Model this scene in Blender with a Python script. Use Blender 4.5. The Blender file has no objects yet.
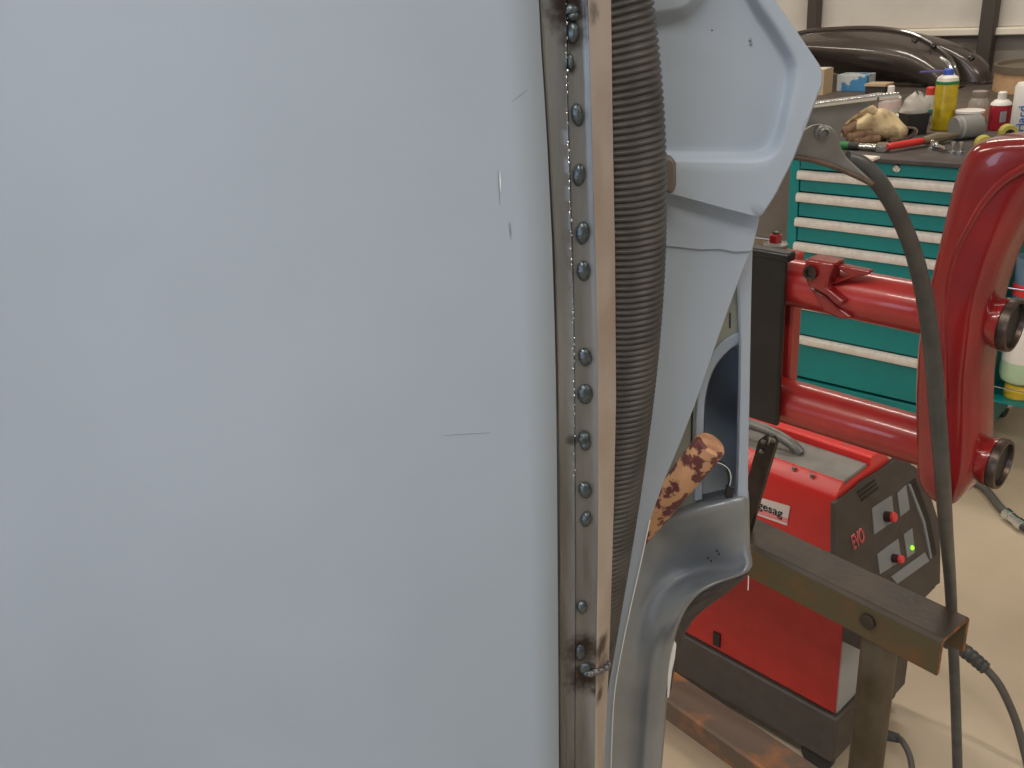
import bpy, bmesh, math, random
from mathutils import Vector as V, Matrix
random.seed(7)
S = bpy.context.scene
COL = S.collection
R_ = math.radians

# ------------------------------------------------------------------ camera
FPX, PITCH, ROLL, PSI = 910.0, R_(24.0), R_(4.615), R_(134.149)
CAM = V((0, 0, 1.62))
HD = V((math.cos(PSI), math.sin(PSI), 0))          # horizontal heading
RT = V((math.sin(PSI), -math.cos(PSI), 0))         # horizontal right
ZZ = V((0, 0, 1))
FW = HD * math.cos(PITCH) - ZZ * math.sin(PITCH)
U0 = HD * math.sin(PITCH) + ZZ * math.cos(PITCH)
CR = RT * math.cos(ROLL) - U0 * math.sin(ROLL)
CU = U0 * math.cos(ROLL) + RT * math.sin(ROLL)
cd = bpy.data.cameras.new('camera')
cam = bpy.data.objects.new('camera', cd)
COL.objects.link(cam)
cd.sensor_width = 36.0
cd.lens = FPX / 1024 * 36.0
cd.clip_start = 0.02
m = Matrix((CR, CU, -FW)).transposed().to_4x4()
m.translation = CAM
cam.matrix_world = m
S.camera = cam

# ------------------------------------------------------------------ light
S.view_settings.view_transform = 'Standard'
S.view_settings.look = 'None'
S.view_settings.gamma = 1.0
S.view_settings.exposure = -0.06
w = bpy.data.worlds.new('world'); S.world = w
w.use_nodes = True
w.node_tree.nodes['Background'].inputs[0].default_value = (0.80, 0.88, 1.0, 1)
w.node_tree.nodes['Background'].inputs[1].default_value = 0.6


def area(name, loc, rot, sx, sy, power, col):
    l = bpy.data.lights.new(name, 'AREA')
    l.shape = 'RECTANGLE'; l.size = sx; l.size_y = sy
    l.energy = power; l.color = col
    o = bpy.data.objects.new(name, l); COL.objects.link(o)
    o.location = loc; o.rotation_euler = rot
    return o


TUBES = [(-3.6, 2.2), (-1.4, 3.6), (-0.9, -0.6), (0.6, -0.7), (1.8, 1.6), (-3.0, -0.6)]  # the tube behind the camera is added to brighten the body pillar
for i, (x, y) in enumerate(TUBES):
    area('tube_light', (x, y, 3.27), (0, 0, R_(-4)), 1.5, 0.16, 36, (1.0, 0.92, 0.81))
# cool fill light from two unseen, added windows behind the camera
for i, x in enumerate((-1.9, 0.6)):
    area('window_light', (x, -3.43, 1.75), (R_(90), 0, 0), 1.8, 1.3, 14, (0.74, 0.86, 1.0))

# ------------------------------------------------------------------ pixel helpers
def ray(x, y):
    return FW + CR * ((x - 512) / FPX) - CU * ((y - 384) / FPX)
def PZ(x, y, z):
    d = ray(x, y); return CAM + d * ((z - CAM.z) / d.z)
def PY(x, y, Y):
    d = ray(x, y); return CAM + d * (Y / d.y)
def PX(x, y, X):
    d = ray(x, y); return CAM + d * (X / d.x)
def G(x, y, d):
    v = ray(x, y); return CAM + v * (d / v.dot(HD))
def dist(p):
    return (V(p) - CAM).dot(HD)
def PP(x, y, o, n):
    """ray meets the plane through o with normal n"""
    d = ray(x, y); return CAM + d * ((V(o) - CAM).dot(n) / d.dot(n))
def pxs(d):
    """metres per pixel at heading distance d"""
    return d / FPX * 1.05

# ------------------------------------------------------------------ materials
MATS = {}
def srgb(r, g, b):
    f = lambda c: (c / 255 / 12.92) if c <= 10 else ((c / 255 + 0.055) / 1.055) ** 2.4
    return (f(r), f(g), f(b), 1)

def mat(name, col, rough=0.5, metal=0.0, col2=None, scale=8.0, amount=1.0, lo=0.4, hi=0.6, bump=0.0,
        bscale=None, coat=0.0, alpha=1.0, trans=0.0, emit=0.0, stretch=None, detail=5.0, spec=0.5, rvar=0.0):
    if name in MATS: return MATS[name]
    M = bpy.data.materials.new(name); M.use_nodes = True
    nt = M.node_tree; N = nt.nodes; L = nt.links
    b = N['Principled BSDF']
    b.inputs['Base Color'].default_value = col
    b.inputs['Roughness'].default_value = rough
    b.inputs['Metallic'].default_value = metal
    b.inputs['Coat Weight'].default_value = coat
    b.inputs['Alpha'].default_value = alpha
    b.inputs['Transmission Weight'].default_value = trans
    b.inputs['Specular IOR Level'].default_value = spec
    if emit:
        b.inputs['Emission Color'].default_value = col
        b.inputs['Emission Strength'].default_value = emit
    tc = N.new('ShaderNodeTexCoord'); src = tc.outputs['Object']
    if stretch:
        mp = N.new('ShaderNodeMapping'); mp.inputs['Scale'].default_value = stretch
        L.new(src, mp.inputs['Vector']); src = mp.outputs['Vector']
    if col2 is not None:
        n = N.new('ShaderNodeTexNoise'); n.inputs['Scale'].default_value = scale; n.inputs['Detail'].default_value = detail
        L.new(src, n.inputs['Vector'])
        r = N.new('ShaderNodeValToRGB')
        r.color_ramp.elements[0].position = lo; r.color_ramp.elements[0].color = col
        r.color_ramp.elements[1].position = hi
        c2 = [col[i] * (1 - amount) + col2[i] * amount for i in range(3)] + [1]
        r.color_ramp.elements[1].color = c2
        L.new(n.outputs['Fac'], r.inputs['Fac']); L.new(r.outputs['Color'], b.inputs['Base Color'])
        if rvar:
            mr = N.new('ShaderNodeMapRange')
            mr.inputs['To Min'].default_value = rough - rvar; mr.inputs['To Max'].default_value = rough + rvar
            L.new(n.outputs['Fac'], mr.inputs['Value']); L.new(mr.outputs['Result'], b.inputs['Roughness'])
    if bump:
        n2 = N.new('ShaderNodeTexNoise'); n2.inputs['Scale'].default_value = bscale or scale; n2.inputs['Detail'].default_value = 4
        L.new(src, n2.inputs['Vector'])
        bm_ = N.new('ShaderNodeBump'); bm_.inputs['Strength'].default_value = bump; bm_.inputs['Distance'].default_value = 0.003
        L.new(n2.outputs['Fac'], bm_.inputs['Height']); L.new(bm_.outputs['Normal'], b.inputs['Normal'])
    MATS[name] = M
    return M

def heat_marks(M, spots, col):
    """scorch stains: spots = (object-space point, radius, strength), ragged by noise"""
    nt = M.node_tree; N = nt.nodes; L = nt.links; b = N['Principled BSDF']
    tc = N.new('ShaderNodeTexCoord'); nz = N.new('ShaderNodeTexNoise')
    nz.inputs['Scale'].default_value = 220; nz.inputs['Detail'].default_value = 3
    L.new(tc.outputs['Object'], nz.inputs['Vector'])
    cur = None
    for p, r, st in spots:
        d = N.new('ShaderNodeVectorMath'); d.operation = 'DISTANCE'
        L.new(tc.outputs['Object'], d.inputs[0]); d.inputs[1].default_value = p
        ad = N.new('ShaderNodeMath'); ad.operation = 'MULTIPLY_ADD'
        L.new(nz.outputs['Fac'], ad.inputs[0]); ad.inputs[1].default_value = r * 0.7; L.new(d.outputs['Value'], ad.inputs[2])
        mr = N.new('ShaderNodeMapRange'); mr.interpolation_type = 'SMOOTHSTEP'
        mr.inputs['From Min'].default_value = r * 0.55; mr.inputs['From Max'].default_value = r * 1.35
        mr.inputs['To Min'].default_value = st; mr.inputs['To Max'].default_value = 0
        L.new(ad.outputs[0], mr.inputs['Value'])
        if cur is None: cur = mr.outputs['Result']
        else:
            mx = N.new('ShaderNodeMath'); mx.operation = 'MAXIMUM'
            L.new(cur, mx.inputs[0]); L.new(mr.outputs['Result'], mx.inputs[1]); cur = mx.outputs[0]
    mx = N.new('ShaderNodeMix'); mx.data_type = 'RGBA'
    inp = b.inputs['Base Color']
    L.new(inp.links[0].from_socket, mx.inputs[6])
    mx.inputs[7].default_value = col
    L.new(cur, mx.inputs[0]); L.new(mx.outputs[2], inp)

primer = mat('blue_grey_primer', srgb(156, 168, 183), 0.6, 0, srgb(149, 161, 175), 3.0, bump=0.02, bscale=420, spec=0.3)
bowl_m = mat('dull_primed_steel', srgb(148, 156, 165), 0.38, 0.45, srgb(120, 126, 133), 9.0, lo=0.35, hi=0.7, bump=0.03, bscale=200)
steel = mat('ground_bare_steel', srgb(134, 138, 141), 0.38, 0.75, srgb(80, 80, 80), 40, lo=0.35, hi=0.7, bump=0.25, bscale=120, stretch=(1, 1, 0.12))
flank = mat('tan_steel_edge', srgb(184, 175, 169), 0.45, 0.3, srgb(172, 159, 150), 18, bump=0.05, bscale=200)
bead_m = mat('blued_weld_metal', srgb(82, 92, 97), 0.28, 0.6, srgb(60, 68, 73), 260, bump=0.3, bscale=300)
spark = mat('bright_weld_fleck', srgb(225, 228, 230), 0.18, 1.0)
black_burn = mat('burnt_steel', srgb(46, 40, 38), 0.5, 0.3)
hose_m = mat('dark_ribbed_rubber', srgb(62, 61, 61), 0.42, 0, srgb(76, 74, 73), 30, spec=0.4)
wood = mat('flaked_maroon_wood', srgb(190, 146, 110), 0.62, 0, srgb(94, 48, 52), 90, lo=0.475, hi=0.535, bump=0.35, bscale=70, detail=6)
woodend = mat('sawn_wood_end', srgb(186, 140, 108), 0.7, 0, srgb(160, 116, 88), 60, bump=0.1)
olive = mat('olive_glass', srgb(150, 154, 142), 0.2, 0, srgb(140, 144, 132), 20)
darkgap = mat('black_gap', srgb(28, 28, 32), 0.7)
undercoat = mat('black_undercoat', srgb(38, 35, 42), 0.6, 0, srgb(60, 56, 60), 60, bump=0.2)
whiteedge = mat('white_sealer', srgb(222, 226, 224), 0.5)
clampm = mat('grey_zinc_steel', srgb(122, 121, 118), 0.42, 0.45, srgb(106, 104, 100), 25, bump=0.05, bscale=150)
chrome = mat('bright_chrome', srgb(222, 226, 228), 0.14, 1.0)
copper = mat('brown_copper_jaw', srgb(98, 80, 70), 0.55, 0.3, srgb(80, 70, 64), 60)
cablem = mat('black_cable_rubber', srgb(58, 60, 60), 0.42, 0, srgb(70, 71, 70), 40)
cable2 = mat('grey_cable_rubber', srgb(86, 84, 80), 0.5)
rust = mat('brown_rusted_steel', srgb(56, 50, 45), 0.48, 0.4, srgb(70, 58, 48), 22, lo=0.4, hi=0.8, bump=0.3, bscale=90)
rust_side = mat('olive_rusted_steel', srgb(84, 76, 52), 0.6, 0.25, srgb(112, 74, 46), 16, lo=0.5, hi=0.78, bump=0.3, bscale=80)
rustpipe = mat('grey_pipe_steel', srgb(96, 90, 80), 0.45, 0.6, srgb(74, 66, 50), 10, bump=0.1, bscale=60)
rustrail = mat('scaly_rusty_rail', srgb(98, 82, 72), 0.6, 0.25, srgb(158, 104, 62), 14, lo=0.5, hi=0.7, bump=0.5, bscale=50)
redpaint = mat('glossy_oxide_red', srgb(128, 26, 28), 0.2, 0, srgb(112, 24, 26), 12, coat=0.6, bump=0.06, bscale=35)
tubered = mat('glossy_red_tube', srgb(156, 40, 38), 0.28, 0, srgb(140, 34, 34), 15, coat=0.4, bump=0.08, bscale=40)
bushm = mat('greasy_black_steel', srgb(52, 48, 46), 0.35, 0.7, srgb(84, 70, 62), 40, bump=0.2)
hollow = mat('dark_bore', srgb(28, 26, 26), 0.5)
blackplate = mat('black_painted_plate', srgb(15, 15, 15), 0.34, 0, srgb(24, 23, 23), 20, bump=0.08, bscale=60)
teal = mat('teal_enamel', srgb(0, 128, 128), 0.35, 0, srgb(4, 120, 122), 8)
alu = mat('brushed_aluminium_trim', srgb(228, 222, 216), 0.4, 0.2, srgb(216, 210, 204), 60)
mattop = mat('dark_grey_worktop', srgb(78, 72, 70), 0.6, 0, srgb(62, 57, 55), 12, bump=0.1, bscale=100)
wred = mat('welder_red_enamel', srgb(206, 44, 42), 0.3, 0, srgb(200, 42, 40), 5)
wredd = mat('welder_flat_red', srgb(176, 42, 38), 0.45, 0, srgb(168, 38, 36), 30)
wblack = mat('welder_charcoal_plastic', srgb(72, 66, 62), 0.5, 0, srgb(66, 60, 57), 30, bump=0.05, bscale=300)
wgrey = mat('welder_grey_top', srgb(128, 126, 122), 0.45, 0, srgb(112, 110, 106), 20)
wpanel = mat('grey_control_label', srgb(128, 132, 136), 0.5)
wlight = mat('light_grey_front', srgb(156, 160, 164), 0.5)
knobr = mat('red_knob_cap', srgb(222, 66, 68), 0.4)
knobk = mat('dark_knob', srgb(54, 32, 36), 0.4)
led = mat('green_led', srgb(120, 255, 20), 0.3, emit=3.0)
label_w = mat('white_label', srgb(222, 212, 210), 0.5)
label_p = mat('pink_label_band', srgb(226, 138, 138), 0.5)
ink = mat('black_ink', srgb(24, 22, 24), 0.5)
evo_m = mat('pink_lettering', srgb(232, 150, 150), 0.5)
evo_r = mat('red_lettering', srgb(200, 50, 56), 0.5)
blueink = mat('blue_ink', srgb(52, 108, 176), 0.5)
floor_m = mat('worn_beige_concrete', srgb(190, 174, 152), 0.55, 0, srgb(172, 156, 134), 3.0, lo=0.35, hi=0.7, bump=0.05, bscale=60, rvar=0.08)
wall_m = mat('cream_sheet_cladding', srgb(210, 204, 194), 0.7, 0, srgb(198, 191, 181), 2.5)
wall_low = mat('grey_lower_cladding', srgb(150, 142, 134), 0.7, 0, srgb(138, 130, 122), 3)
ledge_m = mat('cream_ledge', srgb(232, 224, 208), 0.6)
room_m = mat('pale_painted_wall', srgb(206, 202, 194), 0.8)
ceil_m = mat('white_ceiling', srgb(214, 212, 206), 0.8)
post_m = mat('dark_brown_steel', srgb(70, 62, 56), 0.6)
fenderm = mat('glossy_brown_black_paint', srgb(66, 58, 54), 0.24, 0.0, srgb(76, 67, 62), 4, coat=0.7)
fenderlip = mat('black_fender_edge', srgb(36, 32, 31), 0.3, coat=0.3)
benchwood = mat('dark_bench_top', srgb(92, 82, 74), 0.6, 0, srgb(78, 70, 62), 8)
cardb = mat('brown_fibre_drum', srgb(196, 160, 122), 0.7, 0, srgb(170, 132, 98), 14, lo=0.45, hi=0.75)
drumlid = mat('grey_drum_rim', srgb(120, 108, 92), 0.5, 0.3)
leather = mat('cream_leather', srgb(214, 194, 152), 0.7, 0, srgb(150, 122, 94), 24, lo=0.45, hi=0.72, bump=0.3, bscale=60)
leather_d = mat('brown_dirty_leather', srgb(140, 112, 88), 0.75, 0, srgb(110, 84, 66), 40, bump=0.3, bscale=60)
cuffin = mat('dark_glove_lining', srgb(48, 38, 34), 0.8)
yel = mat('clear_yellow_can', srgb(196, 172, 30), 0.25, 0, srgb(176, 150, 24), 30)
grn = mat('green_band', srgb(40, 120, 62), 0.4)
whitep = mat('white_plastic', srgb(226, 222, 216), 0.4)
blue = mat('blue_plastic', srgb(60, 92, 190), 0.4)
violet = mat('violet_straw', srgb(96, 88, 170), 0.4)
redc = mat('red_can_print', srgb(176, 40, 56), 0.3, 0.1)
redp = mat('red_plastic_grip', srgb(206, 50, 48), 0.45)
grey_c = mat('grey_filter_can', srgb(128, 126, 122), 0.5)
blackc = mat('black_plastic', srgb(44, 41, 40), 0.5)
clearp = mat('milky_clear_plastic', srgb(206, 202, 194), 0.3, alpha=0.62)
glassm = mat('cloudy_glass_jar', srgb(176, 168, 158), 0.15, alpha=0.7)
orange = mat('orange_red_cap', srgb(214, 62, 44), 0.4)
yblk = mat('yellow_tape', srgb(176, 168, 80), 0.5)
paper = mat('white_paper', srgb(226, 218, 204), 0.7)
bluebox = mat('blue_white_carton', srgb(190, 194, 192), 0.6, 0, srgb(66, 130, 176), 9, lo=0.5, hi=0.53)
dkbox = mat('dark_carton', srgb(54, 46, 42), 0.6)
tanbox = mat('tan_card', srgb(190, 166, 132), 0.7)
tealp = mat('teal_plastic', srgb(44, 150, 130), 0.4)
greenliq = mat('pale_green_bottle', srgb(176, 204, 172), 0.3)
yelcap = mat('yellow_cap', srgb(222, 186, 56), 0.4)
bluegrey = mat('blue_grey_plastic', srgb(92, 118, 140), 0.5)
tyre = mat('black_caster_rubber', srgb(40, 38, 36), 0.6)
lampm = mat('white_lamp_housing', srgb(230, 230, 228), 0.5)
glow_m = mat('daylight_pane', srgb(200, 220, 255), 0.3, emit=2.0)  # glowing surface for the added windows
framem = mat('grey_window_frame', srgb(150, 150, 150), 0.5)

# ------------------------------------------------------------------ mesh builder
ORG = {}
class MB:
    def __init__(s): s.v = []; s.f = []; s.mi = []; s.cur = 0
    def add(s, vs, fs):
        k = len(s.v); s.v += [V(p) for p in vs]
        for f in fs: s.f.append([i + k for i in f]); s.mi.append(s.cur)
        return s
    def box(s, c, size, rot=None):
        c = V(c); h = V(size) / 2; vs = []
        for x in (-1, 1):
            for y in (-1, 1):
                for z in (-1, 1):
                    p = V((x * h.x, y * h.y, z * h.z))
                    if rot is not None: p = rot @ p
                    vs.append(c + p)
        return s.add(vs, [(0, 1, 3, 2), (4, 6, 7, 5), (0, 4, 5, 1), (2, 3, 7, 6), (0, 2, 6, 4), (1, 5, 7, 3)])
    def tube(s, path, rad, n=16, cap=True, squash=None):
        path = [V(p) for p in path]
        if not isinstance(rad, (list, tuple)): rad = [rad] * len(path)
        vs = []; fs = []; up = None
        for i, p in enumerate(path):
            t = (path[min(i + 1, len(path) - 1)] - path[max(i - 1, 0)]).normalized()
            if up is None:
                up = V((0, 0, 1)) if abs(t.z) < 0.9 else V((1, 0, 0))
            a = (up - t * up.dot(t)).normalized(); b = t.cross(a); up = a
            for k in range(n):
                g = 2 * math.pi * k / n
                vs.append(p + (a * math.cos(g) + b * math.sin(g)) * rad[i])
        for i in range(len(path) - 1):
            for k in range(n):
                k2 = (k + 1) % n
                fs.append((i * n + k, i * n + k2, (i + 1) * n + k2, (i + 1) * n + k))
        if cap:
            fs.append(tuple(range(n - 1, -1, -1)))
            fs.append(tuple((len(path) - 1) * n + k for k in range(n)))
        return s.add(vs, fs)
    def lathe(s, base, axis, prof, n=24):
        """prof: (radius, height) along axis"""
        base = V(base); ax = V(axis).normalized()
        u = V((1, 0, 0)) if abs(ax.x) < 0.9 else V((0, 1, 0))
        a = (u - ax * u.dot(ax)).normalized(); b = ax.cross(a)
        vs = []; fs = []
        for r, h in prof:
            for k in range(n):
                g = 2 * math.pi * k / n
                vs.append(base + ax * h + (a * math.cos(g) + b * math.sin(g)) * max(r, 1e-5))
        for i in range(len(prof) - 1):
            for k in range(n):
                k2 = (k + 1) % n
                fs.append((i * n + k, i * n + k2, (i + 1) * n + k2, (i + 1) * n + k))
        if prof[0][0] > 1e-4: fs.append(tuple(range(n - 1, -1, -1)))
        if prof[-1][0] > 1e-4: fs.append(tuple((len(prof) - 1) * n + k for k in range(n)))
        return s.add(vs, fs)
    def grid(s, rows, close=False):
        nr = len(rows); nc = len(rows[0]); fs = []
        for i in range(nr - 1):
            for j in range(nc if close else nc - 1):
                j2 = (j + 1) % nc
                fs.append((i * nc + j, i * nc + j2, (i + 1) * nc + j2, (i + 1) * nc + j))
        return s.add([p for r in rows for p in r], fs)
    def prism(s, pts, ext):
        ext = V(ext); n = len(pts); pts = [V(p) for p in pts]
        fs = [tuple(range(n)), tuple(range(2 * n - 1, n - 1, -1))]
        for i in range(n):
            j = (i + 1) % n; fs.append((i, i + n, j + n, j))
        return s.add(pts + [p + ext for p in pts], fs)
    def ball(s, c, rad, n=16, m=8, rot=None, zmin=-1.0):
        c = V(c); rows = []
        for i in range(m + 1):
            th = math.pi * i / m
            row = []
            for k in range(n):
                g = 2 * math.pi * k / n
                p = V((math.sin(th) * math.cos(g) * rad[0], math.sin(th) * math.sin(g) * rad[1], max(zmin, math.cos(th)) * rad[2]))
                if rot is not None: p = rot @ p
                row.append(c + p)
            rows.append(row)
        return s.grid(rows, True)
    def build(s, name, mats, parent=None, bevel=0.0, solid=0.0, sub=0, angle=35, segs=2, off=-1.0):
        lo = V((min(p.x for p in s.v), min(p.y for p in s.v), min(p.z for p in s.v)))
        hi = V((max(p.x for p in s.v), max(p.y for p in s.v), max(p.z for p in s.v)))
        o0 = (lo + hi) / 2; o0.z = lo.z
        me = bpy.data.meshes.new(name)
        me.from_pydata([p - o0 for p in s.v], [], s.f)
        if not isinstance(mats, (list, tuple)): mats = [mats]
        for M in mats: me.materials.append(M)
        me.polygons.foreach_set('material_index', s.mi)
        bm = bmesh.new(); bm.from_mesh(me)
        bmesh.ops.remove_doubles(bm, verts=bm.verts, dist=1e-6)
        bmesh.ops.recalc_face_normals(bm, faces=bm.faces)
        bm.to_mesh(me); bm.free()
        me.polygons.foreach_set('use_smooth', [True] * len(me.polygons))
        me.set_sharp_from_angle(angle=R_(angle))
        o = bpy.data.objects.new(name, me); COL.objects.link(o)
        ORG[o.name] = o0
        if parent is not None:
            o.parent = parent; o.location = o0 - ORG[parent.name]
        else: o.location = o0
        if solid:
            md = o.modifiers.new('solid', 'SOLIDIFY'); md.thickness = solid; md.offset = off
        if bevel:
            md = o.modifiers.new('bevel', 'BEVEL'); md.width = bevel; md.segments = segs; md.limit_method = 'ANGLE'
        if sub:
            md = o.modifiers.new('sub', 'SUBSURF'); md.levels = sub; md.render_levels = sub
        return o

def thing(name, label, cat, loc, group=None):
    o = bpy.data.objects.new(name, None); COL.objects.link(o)
    o.empty_display_size = 0.05
    o.location = loc; ORG[o.name] = V(loc)
    o['label'] = label; o['category'] = cat
    if group: o['group'] = group
    return o
def tag(o, label, cat, group=None):
    o['label'] = label; o['category'] = cat
    if group: o['group'] = group
    return o
def struct(o):
    o['kind'] = 'structure'; return o

def cr(pts, n):
    """Catmull-Rom resample of tuples / vectors"""
    out = []; P = [tuple(p) for p in pts]
    for i in range(len(P) - 1):
        p0 = P[max(i - 1, 0)]; p1 = P[i]; p2 = P[i + 1]; p3 = P[min(i + 2, len(P) - 1)]
        for k in range(n):
            t = k / n
            out.append(tuple(0.5 * (2 * b + (c - a) * t + (2 * a - 5 * b + 4 * c - d) * t * t + (3 * b - a - 3 * c + d) * t ** 3)
                             for a, b, c, d in zip(p0, p1, p2, p3)))
    out.append(P[-1])
    return out
def lerp_tab(tab, y):
    if y <= tab[0][0]: return tab[0][1]
    for (a, va), (b, vb) in zip(tab, tab[1:]):
        if y <= b: return va + (vb - va) * (y - a) / (b - a)
    return tab[-1][1]
def text_mesh(name, body, M, parent, origin, ux, uy, height, depth=0.0006, bold=0.0, font_scale_x=1.0):
    cu = bpy.data.curves.new(name, 'FONT'); cu.body = body; cu.size = 1.0; cu.extrude = 0.0; cu.offset = bold
    t = bpy.data.objects.new(name + '_tmp', cu); COL.objects.link(t)
    dg = bpy.context.evaluated_depsgraph_get()
    me = bpy.data.meshes.new_from_object(t.evaluated_get(dg))
    bpy.data.objects.remove(t); bpy.data.curves.remove(cu)
    origin = V(origin); ux = V(ux).normalized(); uy = V(uy).normalized(); n = ux.cross(uy)
    b = MB()
    b.add([origin + ux * (v.co.x * height * font_scale_x) + uy * (v.co.y * height) + n * depth for v in me.vertices],
          [tuple(p.vertices) for p in me.polygons])
    bpy.data.meshes.remove(me)
    return b.build(name, M, parent, solid=0.0004, off=0)

# ================================================================== ROOM
X0, X1, Y0, Y1, ZC = -6.0, 3.0, -3.5, 5.15, 3.4
struct(MB().box(((X0 + X1) / 2, (Y0 + Y1) / 2, -0.05), (X1 - X0, Y1 - Y0, 0.1)).build('floor', floor_m))
struct(MB().box(((X0 + X1) / 2, (Y0 + Y1) / 2, ZC + 0.05), (X1 - X0, Y1 - Y0, 0.1)).build('ceiling', ceil_m))
struct(MB().box((X0 - 0.05, (Y0 + Y1) / 2, ZC / 2), (0.1, Y1 - Y0, ZC)).build('wall_left', room_m))
struct(MB().box(((X0 + X1) / 2, Y0 - 0.05, ZC / 2), (X1 - X0, 0.1, ZC)).build('wall_front', room_m))
struct(MB().box((X1 + 0.05, (Y0 + Y1) / 2, ZC / 2), (0.1, Y1 - Y0, ZC)).build('wall_right', room_m))
wb = struct(MB().box(((X0 + X1) / 2, Y1 + 0.06, ZC / 2), (X1 - X0, 0.1, ZC)).build('wall_back', wall_m))
zl = PY(900, 30, Y1).z                        # the ledge between upper and lower cladding
xp = [PY(q_, 15, Y1 - 0.08).x for q_ in (814.5, 990)]; sp_ = xp[1] - xp[0]
x = xp[0] - int((xp[0] - X0) / sp_) * sp_
while x + sp_ < X1:
    MB().box((x + sp_ / 2, Y1 - 0.005, (zl + ZC) / 2), (sp_ - 0.015, 0.03, ZC - zl - 0.01)).build('panel', wall_m, wb, bevel=0.006)
    MB().box((x + sp_ / 2, Y1 - 0.002, zl / 2), (sp_ - 0.015, 0.024, zl - 0.03)).build('panel', wall_low, wb, bevel=0.005)
    x += sp_
struct(MB().box(((X0 + X1) / 2, Y1 - 0.035, zl - 0.012), (X1 - X0, 0.07, 0.035)).build('trim_1', ledge_m, bevel=0.006))
for i, (px, wd) in enumerate(((814.5, 8.5), (990, 10))):
    p = PY(px, 15, Y1 - 0.08)
    struct(MB().box((p.x, Y1 - 0.08, ZC / 2), (wd * 6.1 / FPX, 0.07, ZC)).build('trim_%d' % (i + 2), post_m, bevel=0.006))
for i, x in enumerate((-1.9, 0.6)):  # unseen windows, added around the fill lights
    f = MB()
    for dx in (-0.93, 0, 0.93): f.box((x + dx, -3.465, 1.75), (0.05, 0.06, 1.42))
    for dz in (-0.68, 0.68): f.box((x, -3.465, 1.75 + dz), (1.9, 0.06, 0.05))
    fo = struct(f.build('window_%d' % (i + 1), framem))
    MB().box((x, -3.475, 1.75), (1.84, 0.01, 1.34)).build('pane', glow_m, fo)
for i, (x, y) in enumerate(TUBES):
    rot = Matrix.Rotation(R_(-4), 3, 'Z')
    t = thing('ceiling_light', 'long white fluorescent fitting on the ceiling', 'ceiling light', (x, y, 3.29), 'ceiling fittings above the frame')
    MB().box((x, y, 3.345), (1.6, 0.22, 0.11), rot).build('housing', lampm, t, bevel=0.01)

# ================================================================== TOOL CABINET
CY, CX0, CX1, CZT = 3.0, -1.478, -0.735, 0.985
cab = thing('tool_cabinet', 'teal metal roller tool cabinet with silver drawer handles behind the red axle beam', 'tool cabinet', ((CX0 + CX1) / 2, CY + 0.23, 0))
b = MB()
b.box((CX0 + 0.018, CY + 0.235, (0.11 + CZT) / 2), (0.036, 0.47, CZT - 0.11))
b.box((CX1 - 0.018, CY + 0.235, (0.11 + CZT) / 2), (0.036, 0.47, CZT - 0.11))
b.box(((CX0 + CX1) / 2, CY + 0.245, CZT - 0.012), (CX1 - CX0, 0.45, 0.024))
b.box(((CX0 + CX1) / 2, CY + 0.24, 0.13), (CX1 - CX0 - 0.072, 0.46, 0.04))
b.box(((CX0 + CX1) / 2, CY + 0.46, 0.53), (CX1 - CX0 - 0.07, 0.012, 0.8))
b.build('carcass', teal, cab, bevel=0.004)
cx, cw = (CX0 + CX1) / 2, CX1 - CX0 - 0.076
o = MB().box((cx, CY + 0.012, 0.962), (cw, 0.024, 0.040)).build('top_rail', teal, cab, bevel=0.003)
lk = PY(897, 168, CY)
MB().lathe((lk.x, CY, lk.z), (0, -1, 0), [(0.013, 0), (0.013, 0.006), (0.010, 0.010), (0.0, 0.011)], 16).build('lock', chrome, o)
MB().box((cx, CY + 0.225, CZT + 0.008), (CX1 - CX0 + 0.02, 0.49, 0.016)).build('worktop', mattop, cab, bevel=0.004)
hz = [0.939, 0.861, 0.773, 0.684, 0.592, 0.467, 0.331, 0.160]
for k in range(7):
    zt, zb = hz[k], hz[k + 1]
    d = MB().box((cx, CY + 0.02, (zt + zb) / 2 - 0.002), (cw, 0.03, zt - zb - 0.008)).build('drawer', teal, cab, bevel=0.003)
    h = MB()
    y0 = CY + 0.006
    prof = [(0.0, 0.0), (-0.012, -0.001), (-0.019, -0.006), (-0.021, -0.020), (-0.017, -0.029), (-0.008, -0.031), (0, -0.031)]
    h.prism([(cx - cw / 2 - 0.004, y0 + a, zt - 0.002 + c) for a, c in prof], (cw + 0.008, 0, 0))
    h.build('handle', alu, d)
for sx in (CX0 + 0.07, CX1 - 0.05):
    for sy in (CY + 0.06, CY + 0.40):
        c = MB().lathe((sx - 0.016, sy, 0.05), (1, 0, 0), [(0.02, 0.0), (0.046, 0.0), (0.05, 0.006), (0.05, 0.026), (0.046, 0.032), (0.02, 0.032)], 24).build('caster', tyre, cab)
        f = MB(); f.box((sx, sy, 0.105), (0.07, 0.07, 0.012))
        for e in (-0.022, 0.022): f.box((sx + e, sy, 0.075), (0.004, 0.036, 0.06))
        f.tube([(sx - 0.03, sy, 0.05), (sx + 0.03, sy, 0.05)], 0.012, 12)
        f.build('fork', alu, c)
TOP = CZT + 0.016
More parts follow.
